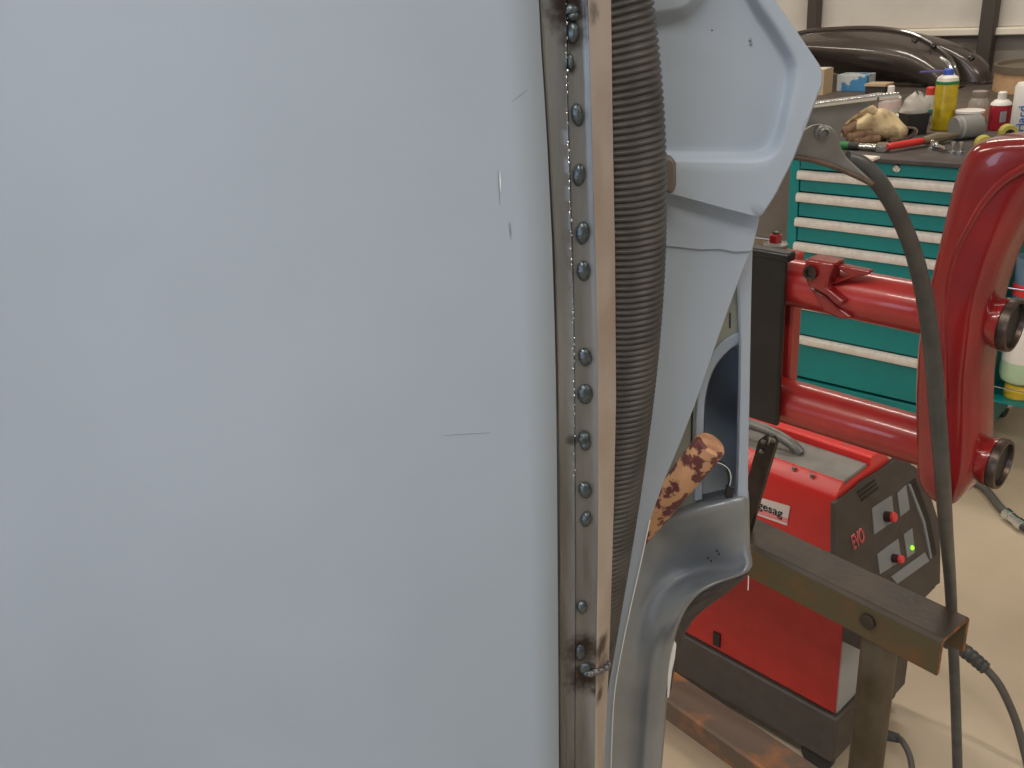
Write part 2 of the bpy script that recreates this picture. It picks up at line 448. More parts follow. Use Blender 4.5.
# side caddy with the bottle
cdy = thing('side_caddy', 'teal two-shelf rack hooked on the right side of the tool cabinet', 'rack', (CX1 + 0.06, CY + 0.1, 0.26))
MB().box((CX1 + 0.004, CY + 0.09, 0.47), (0.005, 0.28, 0.45)).build('back_plate', teal, cdy)
for z in (0.262, 0.592):
    sh_ = MB().box((CX1 + 0.074, CY + 0.09, z), (0.136, 0.28, 0.006)).build('shelf', teal, cdy)
    MB().tube([(CX1 + 0.006, CY - 0.05, z + 0.05), (CX1 + 0.142, CY - 0.05, z + 0.05), (CX1 + 0.142, CY + 0.23, z + 0.05), (CX1 + 0.006, CY + 0.23, z + 0.05)], 0.0025, 8).build('rail', chrome, sh_)

# workbench behind the cabinet
bench = thing('workbench', 'dark topped workbench behind the teal cabinet carrying a fender and bottles', 'workbench', (-1.9, 4.25, 0))
MB().box((-1.24, 4.285, TOP - 0.02), (2.42, 1.6, 0.04)).build('top', benchwood, bench, bevel=0.004)
for x_ in (-2.38, -0.12):
    for y_ in (3.56, 5.02):
        MB().box((x_, y_, (TOP - 0.04) / 2), (0.07, 0.07, TOP - 0.04)).build('leg', post_m, bench)
BT = TOP

def base(px, py): return PZ(px, py, TOP)
def topz(p, px, py): return G(px, py, dist(p)).z
def mpp(p): return (V(p) - CAM).dot(FW) / FPX

# fender ------------------------------------------------------------
FY = 4.72
fe = thing('car_fender', 'glossy dark brown car fender lying on the workbench', 'car fender', (PY(895, 90, FY).x, FY, BT))
tp = cr([(770, 46), (800, 33), (835, 29), (872, 28), (905, 32), (925, 40), (943, 52), (953, 64), (959, 84), (963, 112)], 6)
lo_ = cr([(770, 60), (800, 64), (835, 73), (872, 82), (898, 87), (912, 92), (922, 98), (929, 105), (934, 112), (938, 120)], 6)
rows = []
NC = 14
for (a, c) in zip(tp, lo_):
    row = []
    for j in range(NC + 1):
        t = j / NC
        bul = math.sin(math.pi * min(1, t * 0.92 + 0.02)) * 0.17 - 0.04 * t
        row.append(PY(a[0] + (c[0] - a[0]) * t, a[1] + (c[1] - a[1]) * t, FY - bul))
    rows.append([V((p.x, p.y, max(p.z, BT + 0.012))) for p in row])
o = MB().grid(rows).build('skin', fenderm, fe, solid=0.004)
o = MB().tube([p for p in (PY(x_, y_, FY - 0.02) for x_, y_ in tp) if p.z > BT + 0.02], 0.011, 10).build('edge_bead', fenderm, fe)
t2 = cr([(868, 29), (900, 30), (940, 38), (970, 50), (985, 60), (991, 72), (992, 100), (992, 122)], 6)
l2 = cr([(868, 38), (900, 40), (935, 52), (950, 64), (958, 80), (962, 98), (965, 112), (967, 124)], 6)
rows = []
for (a, c) in zip(t2, l2):
    row = []
    for j in range(11):
        t = j / 10
        bul = 0.03 * math.sin(math.pi * t) + 0.05 * t
        row.append(PY(a[0] + (c[0] - a[0]) * t, a[1] + (c[1] - a[1]) * t, FY + 0.09 - bul))
    rows.append([V((p.x, p.y, max(p.z, BT + 0.012))) for p in row])
MB().grid(rows).build('inner_flange', fenderm, fe, solid=0.004)
ch = cr([(908, 46), (920, 48), (932, 54)], 8)
MB().tube([p for p in (PY(x_, y_, FY - 0.13) for x_, y_ in cr([(940, 58), (948, 64), (953, 76), (957, 92), (961, 108)], 6)) if p.z > BT + 0.02], 0.011, 10).build('chrome_rim', chrome, fe)
for (hx, hy) in ((915, 41), (934, 46), (972, 58)):
    p = PY(hx, hy, FY - 0.05)
    MB().lathe(p, (0, -1, 0.3), [(0.014, 0), (0.014, 0.012), (0.010, 0.018), (0.0, 0.02)], 14).build('grommet', fenderlip, fe)

# ---- bench-top items
def can(name, label, cat, px, py_base, py_top, wpx, parts, group=None):
    """parts: list of (part name, material, [(radius frac, height frac), ...])"""
    p = base(px, py_base); h = topz(p, px, py_top) - p.z; r = wpx * mpp(p) / 2
    p += HD * r; t = thing(name, label, cat, p, group)
    for nm, M, prof in parts:
        MB().lathe(p, (0, 0, 1), [(a * r, c * h) for a, c in prof], 24).build(nm, M, t)
    return t, p, r, h
t, p, r, h = can('spray_can', 'yellow see-through aerosol can with blue cap on the bench', 'spray can', 947, 131, 70, 21, [
    ('body', yel, [(0.9, 0), (1, 0.02), (1, 0.76), (0.97, 0.78)]),
    ('band', grn, [(1.02, 0.755), (1.02, 0.80), (0.96, 0.81)]),
    ('shoulder', whitep, [(0.98, 0.80), (0.9, 0.86), (0.6, 0.895), (0.45, 0.9)]),
    ('cap', blue, [(0.45, 0.89), (0.45, 0.98), (0.35, 1.0)])])
a = V((p.x, p.y, p.z + h * 0.96)); e = G(920, 72, dist(a) - 0.02)
MB().tube([a, e], 0.0035, 8).build('straw', violet, t)
t, p, r, h = can('spray_can', 'small red aerosol can with white cap by the fibre drum', 'spray can', 1003, 131, 93, 20, [
    ('body', redc, [(0.92, 0), (1, 0.03), (1, 0.66)]),
    ('shoulder', whitep, [(1, 0.66), (0.94, 0.71), (0.6, 0.79), (0.42, 0.80)]),
    ('cap', whitep, [(0.42, 0.78), (0.42, 0.97), (0.3, 1.0)])])
pn = G(1003, 117, dist(p) - r - 0.004)
MB().box(pn, (0.020, 0.004, 0.036), Matrix.Rotation(PSI - math.pi / 2, 3, 'Z')).build('label', wlight, t)
t, p, r, h = can('spray_can', 'tall white tube with blue lettering at the bench end', 'tube', 1026, 135, 84, 21, [
    ('body', whitep, [(0.95, 0), (1, 0.02), (1, 0.93), (0.8, 1.0), (0.3, 1.0)])])
n = -HD; ux = ZZ; fr = p - HD * (r + 0.002) - RT * (r * 0.35) + ZZ * 0.012
text_mesh('lettering', 'Hacd', blueink, t, fr, ZZ, ZZ.cross(HD).normalized(), 0.042, bold=0.01)
MB().tube([p + RT * 0.008 - HD * (r * 1.0) + ZZ * 0.01, p + RT * 0.008 - HD * (r * 1.0) + ZZ * (h * 0.55)], 0.008, 8).build('print_band', blueink, t)
can('glass_jar', 'cloudy clear jar with pale lid behind the white tub', 'jar', 981, 124, 92, 19, [
    ('body', glassm, [(0.95, 0), (1, 0.04), (1, 0.66), (0.7, 0.80)]),
    ('lid', mat('grey_lid', srgb(150, 138, 128), 0.5), [(0.72, 0.78), (0.74, 0.80), (0.74, 0.98), (0.6, 1.0)]),
    ('label', mat('orange_label', srgb(196, 140, 120), 0.6), [(1.02, 0.15), (1.02, 0.5)])])
t, p, r, h = can('plastic_tub', 'milky white plastic tub behind the grey canister', 'tub', 974, 133, 112, 26, [
    ('body', clearp, [(0.8, 0), (0.84, 0.02), (0.97, 0.9)]),
    ('rim', whitep, [(0.97, 0.9), (1.06, 0.9), (1.06, 1.0), (0.96, 1.0)])])
p = base(952, 140); e = base(974, 139); rr = 11.5 * mpp(p)
t = thing('grey_canister', 'grey cylindrical canister lying on its side by the bolts', 'canister', (p + e) / 2)
p.z += rr; e.z += rr; e = e + V((0, 0.03, 0))
dv = (e - p)
MB().lathe(p, dv, [(0.0, 0.001), (rr * 0.92, 0.0), (rr, 0.006), (rr, dv.length), (rr * 0.9, dv.length + 0.003)], 24).build('body', grey_c, t)
MB().lathe(p + dv * 0.16, dv, [(rr * 1.015, 0), (rr * 1.03, 0.004), (rr * 1.015, 0.009)], 24).build('ring', wlight, t)
can('bottle', 'white bottle with a small white cap beside the rod handle', 'bottle', 893, 118, 87, 21, [
    ('body', whitep, [(0.95, 0), (1, 0.04), (1, 0.62), (0.7, 0.72), (0.3, 0.76)]),
    ('label', mat('pale_pink_label', srgb(222, 196, 188), 0.5), [(1.02, 0.30), (1.02, 0.52)]),
    ('cap', whitep, [(0.32, 0.74), (0.32, 0.98), (0.25, 1.0)])])
t, p, r, h = can('bottle', 'white cone shouldered bottle standing behind the leather glove', 'bottle', 912, 128, 102, 24, [
    ('body', mat('off_white_plastic', srgb(212, 204, 194), 0.45), [(0.95, 0), (1, 0.05), (1, 0.45), (0.6, 0.68), (0.32, 0.76)]),
    ('cap', whitep, [(0.36, 0.74), (0.36, 0.98), (0.28, 1.0)])])
can('bottle', 'clear bottle with red cap beside the yellow can', 'bottle', 931, 124, 88, 17, [
    ('body', clearp, [(0.95, 0), (1, 0.05), (1, 0.6), (0.5, 0.78)]),
    ('cap', orange, [(0.46, 0.77), (0.46, 0.97), (0.36, 1.0)]),
    ('stripe', tealp, [(1.01, 0.22), (1.01, 0.4)])])
# black container with a plastic bag on it
p = base(924, 135); k = mpp(p)
t = thing('black_container', 'black open container standing behind the pliers', 'container', p)
p += HD * 0.05 - RT * 0.02; rot = Matrix.Rotation(R_(-20), 3, 'Z')
hh = 19 * k
for sx in (-1, 1): pass
b = MB(); b.lathe(p, (0, 0, 1), [(0.0, 0.004), (13.5 * k, 0.0), (15.5 * k, hh), (16.8 * k, hh), (16.8 * k, hh + 0.006), (14.8 * k, hh + 0.006), (13 * k, 0.012), (0, 0.012)], 4)
b.build('body', blackc, t)
bag = MB()
rows = []
for i in range(9):
    th = math.pi * 0.5 * i / 8
    rows.append([V((p.x, p.y, p.z + hh + 0.007)) + RT * (math.cos(g) * 14 * k * math.cos(th * 0.9) * (1 + 0.12 * math.sin(3 * g + i))) + HD * (math.sin(g) * 12 * k * math.cos(th * 0.9)) + ZZ * (math.sin(th) * 17 * k * (1 + 0.2 * math.sin(2 * g)))
                 for g in [2 * math.pi * q / 20 for q in range(20)]])
o = bag.grid(rows, True).build('plastic_bag', clearp); tag(o, 'crumpled clear plastic bag on top of the black container', 'plastic bag')
# glove
p0 = base(872, 146); k = mpp(p0)
gl = thing('work_glove', 'dirty cream leather work glove lying on the cabinet top', 'glove', base(878, 144))
def gp(px, py, back=0.0, lift=0.0):
    q = base(876, 145); w_ = G(px, py, dist(q) + back) + V((0, 0, lift)); w_.z = max(w_.z, TOP + 0.004); return w_
spine = cr([(842, 127), (852, 121), (866, 118), (882, 120), (896, 127), (906, 134)], 5)
wid = cr([(5, 0), (11, 0), (15.5, 0), (16.5, 0), (14, 0), (12, 0)], 5)
rows = []
for i, (a, c) in enumerate(spine):
    ra = wid[i][0]
    row = []
    for q in range(18):
        g = 2 * math.pi * q / 18
        rr = ra * (1 + 0.10 * math.sin(3 * g + i * 0.55) + 0.06 * math.sin(5 * g - i))
        row.append(gp(a + 0.25 * rr * math.sin(g), c + 5 - rr * math.sin(g) * 0.95, back=math.cos(g) * rr * k * 1.3 + 0.06))
    rows.append(row)
b = MB(); b.grid(rows, True); b.add(rows[0], [tuple(range(18))])
b.build('palm', leather, gl, sub=1)
rim = rows[-1]
def cuffring(sc, dx, back): return [gp(902 + dx + sc * (15 * math.cos(a_) + 3 * math.sin(a_)), 135.5 + sc * (3 * math.cos(a_) * -1 - 7.5 * math.sin(a_)), back=back + 0.03 * math.sin(a_)) for a_ in [math.pi / 2 - 0 + 2 * math.pi * (q - 4.5) / 18 for q in range(18)]]
r2 = cuffring(1.0, 0, 0.0); r3 = cuffring(0.86, 0, -0.004); r4 = cuffring(0.6, -4, 0.05)
b = MB(); b.grid([rim, r2], True); b.build('cuff', leather_d, gl, solid=0.003)
b = MB(); b.grid([r2, r3, r4], True); b.add(r4, [tuple(range(18))]); b.build('lining', cuffin, gl)
for fi, (pts, rad) in enumerate(((((866, 113), (858, 112), (849, 117), (843, 124)), 5.5), (((868, 124), (858, 124), (848, 129), (842, 133)), 5.5),
                                 (((872, 132), (862, 134), (852, 137), (846, 139)), 5.5), (((880, 138), (868, 140), (858, 142), (852, 142)), 5.0),
                                 (((876, 112), (868, 108), (864, 108), (858, 113)), 4.5))):
    c = cr([gp(x_, y_, back=0.03 - 0.012 * fi) for x_, y_ in pts], 4)
    rads = [rad * k * (0.92 + 0.1 * math.sin(i * 1.3 + fi)) for i in range(len(c))]; rads[-1] *= 0.6
    MB().tube(c, rads, 12).build('finger', leather if fi in (0, 4) else leather_d, gl, sub=1)
# ratchet, paper, pliers, bolts
def flat_thing(name, label, cat, pa, pb): 
    return thing(name, label, cat, (base(*pa) + base(*pb)) / 2)
a, e = base(840, 149), base(886, 152)
t = flat_thing('ratchet', 'chrome ratchet handle with green grip in front of the glove', 'ratchet', (840, 149), (886, 152))
lift = V((0, 0, 0.014))
MB().tube([a + lift, a.lerp(e, 0.35) + lift], 0.013, 12).build('grip', grn, t)
MB().tube([a.lerp(e, 0.2) + lift, a.lerp(e, 0.42) + lift], 0.0135, 12).build('collar', blackc, t)
MB().tube([a.lerp(e, 0.42) + lift, a.lerp(e, 0.88) + lift], [0.011, 0.012], 12).build('shaft', chrome, t)
MB().lathe(e.lerp(a, 0.08) - V((0, 0, 0)) + V((0, 0, 0.001)), (0, 0, 1), [(0.022, 0), (0.024, 0.006), (0.024, 0.022), (0.018, 0.028)], 18).build('head', chrome, t)
a, e = base(840, 157), base(876, 160)
rt_ = Matrix.Rotation(math.atan2((e - a).y, (e - a).x), 3, 'Z')
tag(MB().box((a + e) / 2 + V((0, 0, 0.004)), ((e - a).length, 0.05, 0.008), rt_).build('paper_strip', paper), 'white paper strip at the front edge of the cabinet top', 'paper')
t = flat_thing('pliers', 'red handled pliers lying beside the glove cuff', 'pliers', (888, 152), (950, 143))
a, m_, e = base(887, 153), base(922, 147), base(958, 141)
lf = V((0, 0, 0.0205))
MB().tube(cr([a + lf, a.lerp(m_, 0.5) + lf + V((0, -0.006, 0)), m_ + lf], 4), [0.008] + [0.012] * 7 + [0.009], 12).build('grip', redp, t)
MB().tube(cr([a + lf + V((0.02, 0.05, 0)), a.lerp(m_, 0.5) + lf + V((0.01, 0.035, 0)), m_ + lf + V((0, 0.008, 0))], 4), [0.008] + [0.011] * 7 + [0.009], 12).build('grip', blackc, t)
MB().tube([m_ + lf, m_.lerp(e, 0.35) + lf, e + lf], [0.012, 0.020, 0.006], 10).build('jaw', mat('worn_brass_steel', srgb(150, 138, 116), 0.4, 0.7), t)
MB().tube([m_.lerp(e, 0.3) + lf, m_.lerp(e, 0.3) + lf + V((0, 0, 0.012))], 0.012, 12).build('rivet', chrome, t)
for i, (px, pb, pt, lab) in enumerate(((931, 150, 140, 'upright zinc bolt standing left of the lying bolt'), (952, 154, 142, 'upright zinc bolt standing right of the lying bolt'), (960, 154, 142, 'rightmost upright zinc bolt below the grey canister'))):
    p = base(px, pb); h = max(0.03, topz(p, px, pt) - p.z)
    t = thing('bolt', lab, 'bolt', p, 'loose zinc bolts on the cabinet top')
    MB().lathe(p, (0, 0, 1), [(0.013, 0), (0.013, 0.009), (0.006, 0.010)], 6).build('head', chrome, t)
    MB().lathe(p, (0, 0, 1), [(0.007, 0.009), (0.007, h * 0.95), (0.005, h)], 12).build('shank', chrome, t)
p, e = base(934, 149), base(945, 153)
t = thing('bolt', 'zinc bolt lying flat between the upright bolts', 'bolt', (p + e) / 2, 'loose zinc bolts on the cabinet top')
up_ = V((0, 0, 0.013))
MB().lathe(p + up_, e - p, [(0.013, 0), (0.013, 0.009), (0.006, 0.010)], 6).build('head', chrome, t)
MB().tube([p + up_, e + up_], 0.007, 12).build('shank', chrome, t)
# yellow tape measures / rolls
for (px, pyb, rpx, lab) in ((983, 152, 8, 'yellow and black tape roll beside the red beam tower'), (1007, 141, 8, 'yellow green tape roll in front of the red can')):
    p = base(px, pyb); k = mpp(p); t = thing('tape_roll', lab, 'tape roll', p)
    c = p + V((0, 0, rpx * k)); ax = V((0.5, -0.85, 0)).normalized()
    MB().lathe(c - ax * 0.02, ax, [(rpx * k * 0.55, 0), (rpx * k, 0), (rpx * k, 0.04), (rpx * k * 0.55, 0.04), (rpx * k * 0.55, 0)], 24).build('tape', yblk, t)
    MB().lathe(c - ax * 0.021, ax, [(rpx * k * 0.35, 0), (rpx * k * 0.56, 0), (rpx * k * 0.56, 0.042), (rpx * k * 0.35, 0.042), (rpx * k * 0.35, 0)], 24).build('core', blackc, t)
# boxes under the fender
p = PY(852, 92, 4.45); k = mpp(p)
xl, xr = PY(836, 92, 4.45).x, PY(866, 92, 4.45).x
zt = PY(850, 75, 4.45).z
t = thing('carton', 'blue and white printed carton under the fender', 'carton', ((xl + xr) / 2, 4.5, BT))
MB().box(((xl + xr) / 2, 4.5, (zt + BT) / 2), (xr - xl, 0.1, zt - BT)).build('body', bluebox, t, bevel=0.002)
xl, xr = PY(865, 92, 4.3).x, PY(885, 92, 4.3).x; zt = PY(875, 84, 4.3).z
t = thing('small_box', 'small dark box with tan lid beside the blue carton', 'box', ((xl + xr) / 2, 4.34, BT))
MB().box(((xl + xr) / 2, 4.34, (zt + BT) / 2 - 0.005), (xr - xl, 0.08, zt - BT - 0.01)).build('body', dkbox, t)
MB().box(((xl + xr) / 2, 4.34, zt - 0.005), (xr - xl + 0.008, 0.088, 0.01)).build('lid', tanbox, t)
xl, xr = PY(795, 92, 4.3).x, PY(822, 92, 4.3).x; zt = PY(815, 70, 4.3).z
t = thing('cardboard_box', 'plain tan cardboard box left of the blue carton', 'box', ((xl + xr) / 2, 4.36, BT))
MB().box(((xl + xr) / 2, 4.36, (zt + BT) / 2), (xr - xl, 0.1, zt - BT)).build('body', tanbox, t)
MB().box(((xl + xr) / 2, 4.36, zt + 0.002), (xr - xl + 0.004, 0.05, 0.004)).build('tape', paper, t)
# fibre drum
p = PY(1040, 90, 4.55); rr = 50 * mpp(p); zt = PY(1030, 68, 4.45).z
t = thing('fibre_drum', 'brown fibre drum with grey metal rim at the bench end', 'drum', (p.x, 4.62, BT))
MB().lathe((p.x, 4.66, BT), (0, 0, 1), [(rr, 0), (rr, zt - BT - 0.02)], 40).build('body', cardb, t)
MB().lathe((p.x, 4.66, BT), (0, 0, 1), [(rr * 1.0, zt - BT - 0.03), (rr * 1.03, zt - BT - 0.03), (rr * 1.03, zt - BT), (rr * 0.98, zt - BT), (rr * 0.96, zt - BT - 0.015), (0, zt - BT - 0.012)], 40).build('rim', drumlid, t)
# bottle, pot and red grip on the side caddy
p = V((CX1 + 0.074, CY + 0.02, 0.266))
t = thing('squeeze_bottle', 'pale green squeeze bottle standing on its yellow cap beside the cabinet', 'bottle', p)
MB().lathe(p, (0, 0, 1), [(0.040, 0), (0.042, 0.004), (0.040, 0.04), (0.034, 0.045)], 20).build('cap', yelcap, t)
MB().lathe(p, (0, 0, 1), [(0.030, 0.044), (0.058, 0.062), (0.063, 0.078), (0.063, 0.13)], 24).build('liquid', greenliq, t)
MB().lathe(p, (0, 0, 1), [(0.063, 0.13), (0.063, 0.23), (0.052, 0.262), (0.02, 0.274), (0.0, 0.275)], 24).build('body', whitep, t)
p = V((CX1 + 0.065, CY + 0.0, 0.596))
t = thing('grease_pot', 'blue grey plastic pot with red band above the green squeeze bottle', 'pot', p)
MB().lathe(p, (0, 0, 1), [(0.042, 0), (0.045, 0.003), (0.048, 0.125), (0.051, 0.125), (0.051, 0.137), (0.045, 0.137), (0.044, 0.12), (0, 0.118)], 24).build('body', bluegrey, t)
MB().lathe(p + V((0, 0, 0.02)), (0, 0, 1), [(0.0475, 0), (0.0485, 0.002), (0.0485, 0.035), (0.0475, 0.037)], 24).build('label', redp, t)

# ================================================================== WELDER
WA = R_(-5.0)
WO = PZ(837.6, 715.2, 0.2)                    # near lower front corner of the red lower panel
wx = V((math.cos(WA), math.sin(WA), 0)); wy = V((-math.sin(WA), math.cos(WA), 0))
WO = V((WO.x, WO.y, 0))
def W(x_, y_, z_): return WO + wx * x_ + wy * y_ + ZZ * z_
Wd, Lg = 0.30, 0.60
wrot = Matrix.Rotation(WA, 3, 'Z')
wel = thing('welding_machine', 'red and charcoal welding machine behind the rusty steel bar', 'welder', W(-Lg / 2, Wd / 2, 0))
# lower unit
b = MB(); b.box(W(-Lg / 2, Wd / 2, 0.335), (Lg - 0.012, Wd - 0.012, 0.33), wrot); b.build('lower_housing', wlight, wel, bevel=0.004)
lp = MB(); lp.box(W(-Lg / 2 - 0.004, 0.002, 0.35), (Lg - 0.004, 0.008, 0.30), wrot); lp = lp.build('side_panel', wredd, wel, bevel=0.003)
q = PP(717, 639, W(0, -0.003, 0), wy)
MB().box(q, (0.018, 0.006, 0.036), wrot).build('vent_slot', hollow, lp)
MB().box(W(-Lg / 2, Wd / 2, 0.135), (Lg + 0.01, Wd + 0.02, 0.12), wrot).build('base', wblack, wel, bevel=0.006)
# upper unit : profile across y
ZB, ZS, ZT_ = 0.50, 0.70, 0.722
UF = -0.043                                   # front of the red hood
zb = ZB
HW = 0.20
prof = [(0.0, zb), (0.0, ZS - 0.006), (0.004, ZS + 0.001), (0.024, ZT_), (0.028, ZT_), (0.028, ZT_ - 0.014), (0.128, ZT_ - 0.014), (0.128, ZT_ + 0.006), (0.132, ZT_ + 0.008), (0.166, ZT_ + 0.004), (HW, ZS + 0.0), (HW + 0.06, ZS - 0.06), (HW + 0.08, zb)]
b = MB(); b.prism([W(UF, y_, z_) for y_, z_ in prof], -wx * (Lg - 0.06)); b.build('hood', wred, wel, bevel=0.0015)
MB().box(W(UF - Lg / 2 + 0.03, 0.078, ZT_ - 0.011), (Lg - 0.07, 0.096, 0.010), wrot).build('top_tray', wgrey, wel, bevel=0.002)
h = MB(); h.tube(cr([W(-0.34, 0.08, ZT_ - 0.01), W(-0.33, 0.08, ZT_ + 0.016), W(-0.25, 0.08, ZT_ + 0.022), W(-0.19, 0.08, ZT_ + 0.010), W(-0.165, 0.08, ZT_ - 0.006)], 5), 0.011, 12); h.build('carry_handle', clampm, wel)
for (sx, sy) in ((794, 467.5), (812, 474.5), (848, 444.5)):
    q = PZ(sx, sy, ZT_ + 0.006 if sx > 830 else ZT_)
    MB().lathe(q - V((0, 0, 0.006)), (0, 0, 1), [(0.0035, 0), (0.0035, 0.007), (0, 0.008)], 10).build('screw', clampm, wel)
MB().box(W(UF - Lg / 2 + 0.025, 0.001, ZB - 0.0), (Lg - 0.06, 0.012, 0.09), wrot).build('skirt', wblack, wel, bevel=0.003)
# front bezel, leaning back
WT = R_(18)
fn = (wx * math.cos(WT) + ZZ * math.sin(WT)).normalized(); fu = (ZZ * math.cos(WT) - wx * math.sin(WT)).normalized()
FO = W(UF + 0.004, 0, 0.70)
def F_(px, py, out=0.0):
    return PP(px, py, FO, fn) + fn * out
c8 = lambda x_, y_: (830 + x_ / 4.515, 450 + y_ / 4.515)
bz = MB(); bz.prism([F_(*c8(*q)) for q in ((22, 700), (24, 240), (40, 222), (105, 174), (140, 140), (298, 46), (335, 50), (375, 70), (412, 96), (455, 210), (490, 320), (499, 470), (497, 600), (440, 640), (300, 720))], -fn * 0.010)
sp = [(UF - 0.001, 0.69), (UF + 0.0, 0.69), (UF + 0.093, 0.405), (UF + 0.093, 0.385), (UF - 0.001, 0.385)]
bz.prism([W(x_, 0.002, z_) for x_, z_ in sp], wy * (Wd - 0.02))
bz = bz.build('front_bezel', wblack, wel, bevel=0.004)
def fquad(name, M, pts, th=0.002, par=bz):
    b = MB(); b.prism([F_(x_, y_) for x_, y_ in pts], fn * th); return b.build(name, M, par)
fquad('dial_plate', wpanel, [c8(186, 262), c8(275, 205), c8(288, 318), c8(197, 380)])
fquad('dial_plate', wpanel, [c8(210, 470), c8(305, 400), c8(318, 500), c8(222, 560)])
fquad('sticker', wpanel, [c8(302, 195), c8(340, 160), c8(356, 268), c8(314, 300)])
fquad('sticker', wpanel, [c8(330, 380), c8(368, 352), c8(380, 462), c8(345, 486)])
fquad('spec_strip', wpanel, [c8(272, 572), c8(425, 462), c8(445, 500), c8(300, 604)])
fquad('side_recess', hollow, [c8(358, 150), c8(382, 128), c8(445, 300), c8(478, 470), c8(455, 490), c8(425, 320)])
fquad('trim_strip', wpanel, [c8(352, 158), c8(358, 152), c8(424, 322), c8(456, 486), c8(448, 492), c8(416, 330)], 0.003)
for i in range(3):
    fquad('grille_slot', hollow, [c8(122 + i * 8, 190 + i * 17), c8(200 + i * 8, 132 + i * 17), c8(202 + i * 8, 141 + i * 17), c8(125 + i * 8, 199 + i * 17)], 0.0012)
for (kx, ky, rp) in ((262, 300, 5.0), (295, 488, 4.1)):
    p = F_(*c8(kx - 15, ky)); kr = rp * mpp(p)
    kn = MB().lathe(p, fn, [(kr * 1.1, 0), (kr * 1.05, 0.010), (kr, 0.016)], 20).build('knob', knobk, bz)
    MB().lathe(p + fn * 0.0155, fn, [(kr, 0), (kr, 0.005), (kr * 0.85, 0.007), (0, 0.007)], 20).build('knob_cap', knobr, kn)
p = F_(*c8(366, 441)); MB().lathe(p, fn, [(0.0045, 0), (0.0045, 0.003), (0.003, 0.005), (0, 0.0055)], 14).build('indicator_light', led, bz)
p = F_(*c8(104, 452)); text_mesh('lettering', 'EVO', evo_m, bz, p + fn * 0.0005, wy, fu, 0.040, depth=0.0008, bold=0.02, font_scale_x=0.58)
text_mesh('lettering', 'EVO', evo_r, bz, p + fn * 0.0016, wy, fu, 0.040, depth=0.0008, bold=-0.012, font_scale_x=0.58)
# side label
SO = W(0, -0.0008, 0)
def S_(px, py): return PP(px, py, SO, wy)
c4 = lambda x_, y_: (744 + x_ / 3.657, 410 + y_ / 3.657)
b = MB(); b.prism([S_(738, 491), S_(*c4(170, 352)), S_(*c4(158, 422)), S_(738, 508)], -wy * 0.0012); lab = b.build('label', label_w, wel)
b = MB(); b.prism([S_(738, 502), S_(*c4(163, 396)), S_(*c4(159, 414)), S_(738, 507)], -wy * 0.0014); b.build('label_band', label_p, lab)
p = S_(*c4(52, 356)); text_mesh('lettering', 'gesag', ink, lab, p - wy * 0.0012, wx, ZZ, 0.026, depth=0.0008, bold=0.012, font_scale_x=1.0)
# casters
for (lx, ly) in ((-0.05, 0.03), (-0.05, Wd - 0.0), (-Lg + 0.05, 0.03), (-Lg + 0.05, Wd - 0.0)):
    p = W(lx, ly, 0.036)
    c = MB().lathe(p - wy * 0.013, wy, [(0.012, 0), (0.033, 0), (0.036, 0.004), (0.036, 0.022), (0.033, 0.026), (0.012, 0.026)], 20).build('caster', tyre, wel)
    f = MB(); f.box(p + V((0, 0, 0.038)), (0.05, 0.05, 0.006), wrot); f.box(p + wy * 0.017 + V((0, 0, 0.018)), (0.03, 0.003, 0.05), wrot); f.build('fork', clampm, c)

# ================================================================== TRESTLE
BZ = 0.75
A0 = PZ(942, 641, BZ); A1 = PZ(820, 580.3, BZ)
bd = (A1 - A0).normalized(); bn = V((-bd.y, bd.x, 0))
if bn.y < 0: bn = -bn
BW, BH, BL, BTk = 0.078, 0.062, 1.5, 0.007
def T(l, y_, z_): return A0 + bd * l + bn * y_ + ZZ * z_
tre = thing('trestle', 'rusty steel trestle of inverted channel bar and pipe legs', 'trestle', V((T(0.6, BW / 2, 0).x, T(0.6, BW / 2, 0).y, 0)))
b = MB()
pr = [(0, -BH), (0, -0.006), (0.006, 0), (BW - 0.006, 0), (BW, -0.006), (BW, -BH), (BW - BTk, -BH), (BW - BTk, -BTk), (BTk, -BTk), (BTk, -BH)]
b.prism([T(0, y_, z_) for y_, z_ in pr], bd * BL)
b.cur = 0
rust_end = mat('orange_rust_edge', srgb(150, 88, 48), 0.6, 0.2, srgb(96, 66, 46), 60, bump=0.3, bscale=120)
bar = b.build('channel_bar', [rust, rust_side, rust_end], tre, bevel=0.001)
for p_ in bar.data.polygons:
    if p_.normal.dot(bd) < -0.6: p_.material_index = 2
    elif abs(p_.normal.z) < 0.4: p_.material_index = 1
for l in (0.104, BL - 0.2):
    p = T(l, BW * 0.42, 0); r_ = 0.0265
    MB().tube([(p.x, p.y, 0.0), (p.x, p.y, BZ - BTk)], r_, 24).build('leg', rustpipe, tre)
    q = T(l + 0.004, -0.003, -0.028)
    MB().lathe(q, -bn, [(0.012, -0.004), (0.012, 0.002), (0.008, 0.004), (0, 0.004)], 14).build('weld_spot', rust, tre)
# lower rail, rusty angle
L0 = PP(828, 768, T(0, 0.03, 0), bn); L1 = PP(669.5, 672.8, T(0, 0.03, 0), bn)
rz = (L0.z + L1.z) / 2
b = MB()
y_a = -0.02
def TR(l, y_, z_): return V((T(l, y_, 0).x, T(l, y_, 0).y, z_))
rows = []
b.prism([TR(0.08, y_, z_) for y_, z_ in ((0.03, rz), (-0.035, rz), (-0.04, rz - 0.004), (-0.04, rz - 0.05), (-0.034, rz - 0.05), (-0.034, rz - 0.008), (0.03, rz - 0.008))], bd * (BL - 0.2))
b.build('lower_rail', rustrail, tre, bevel=0.001)

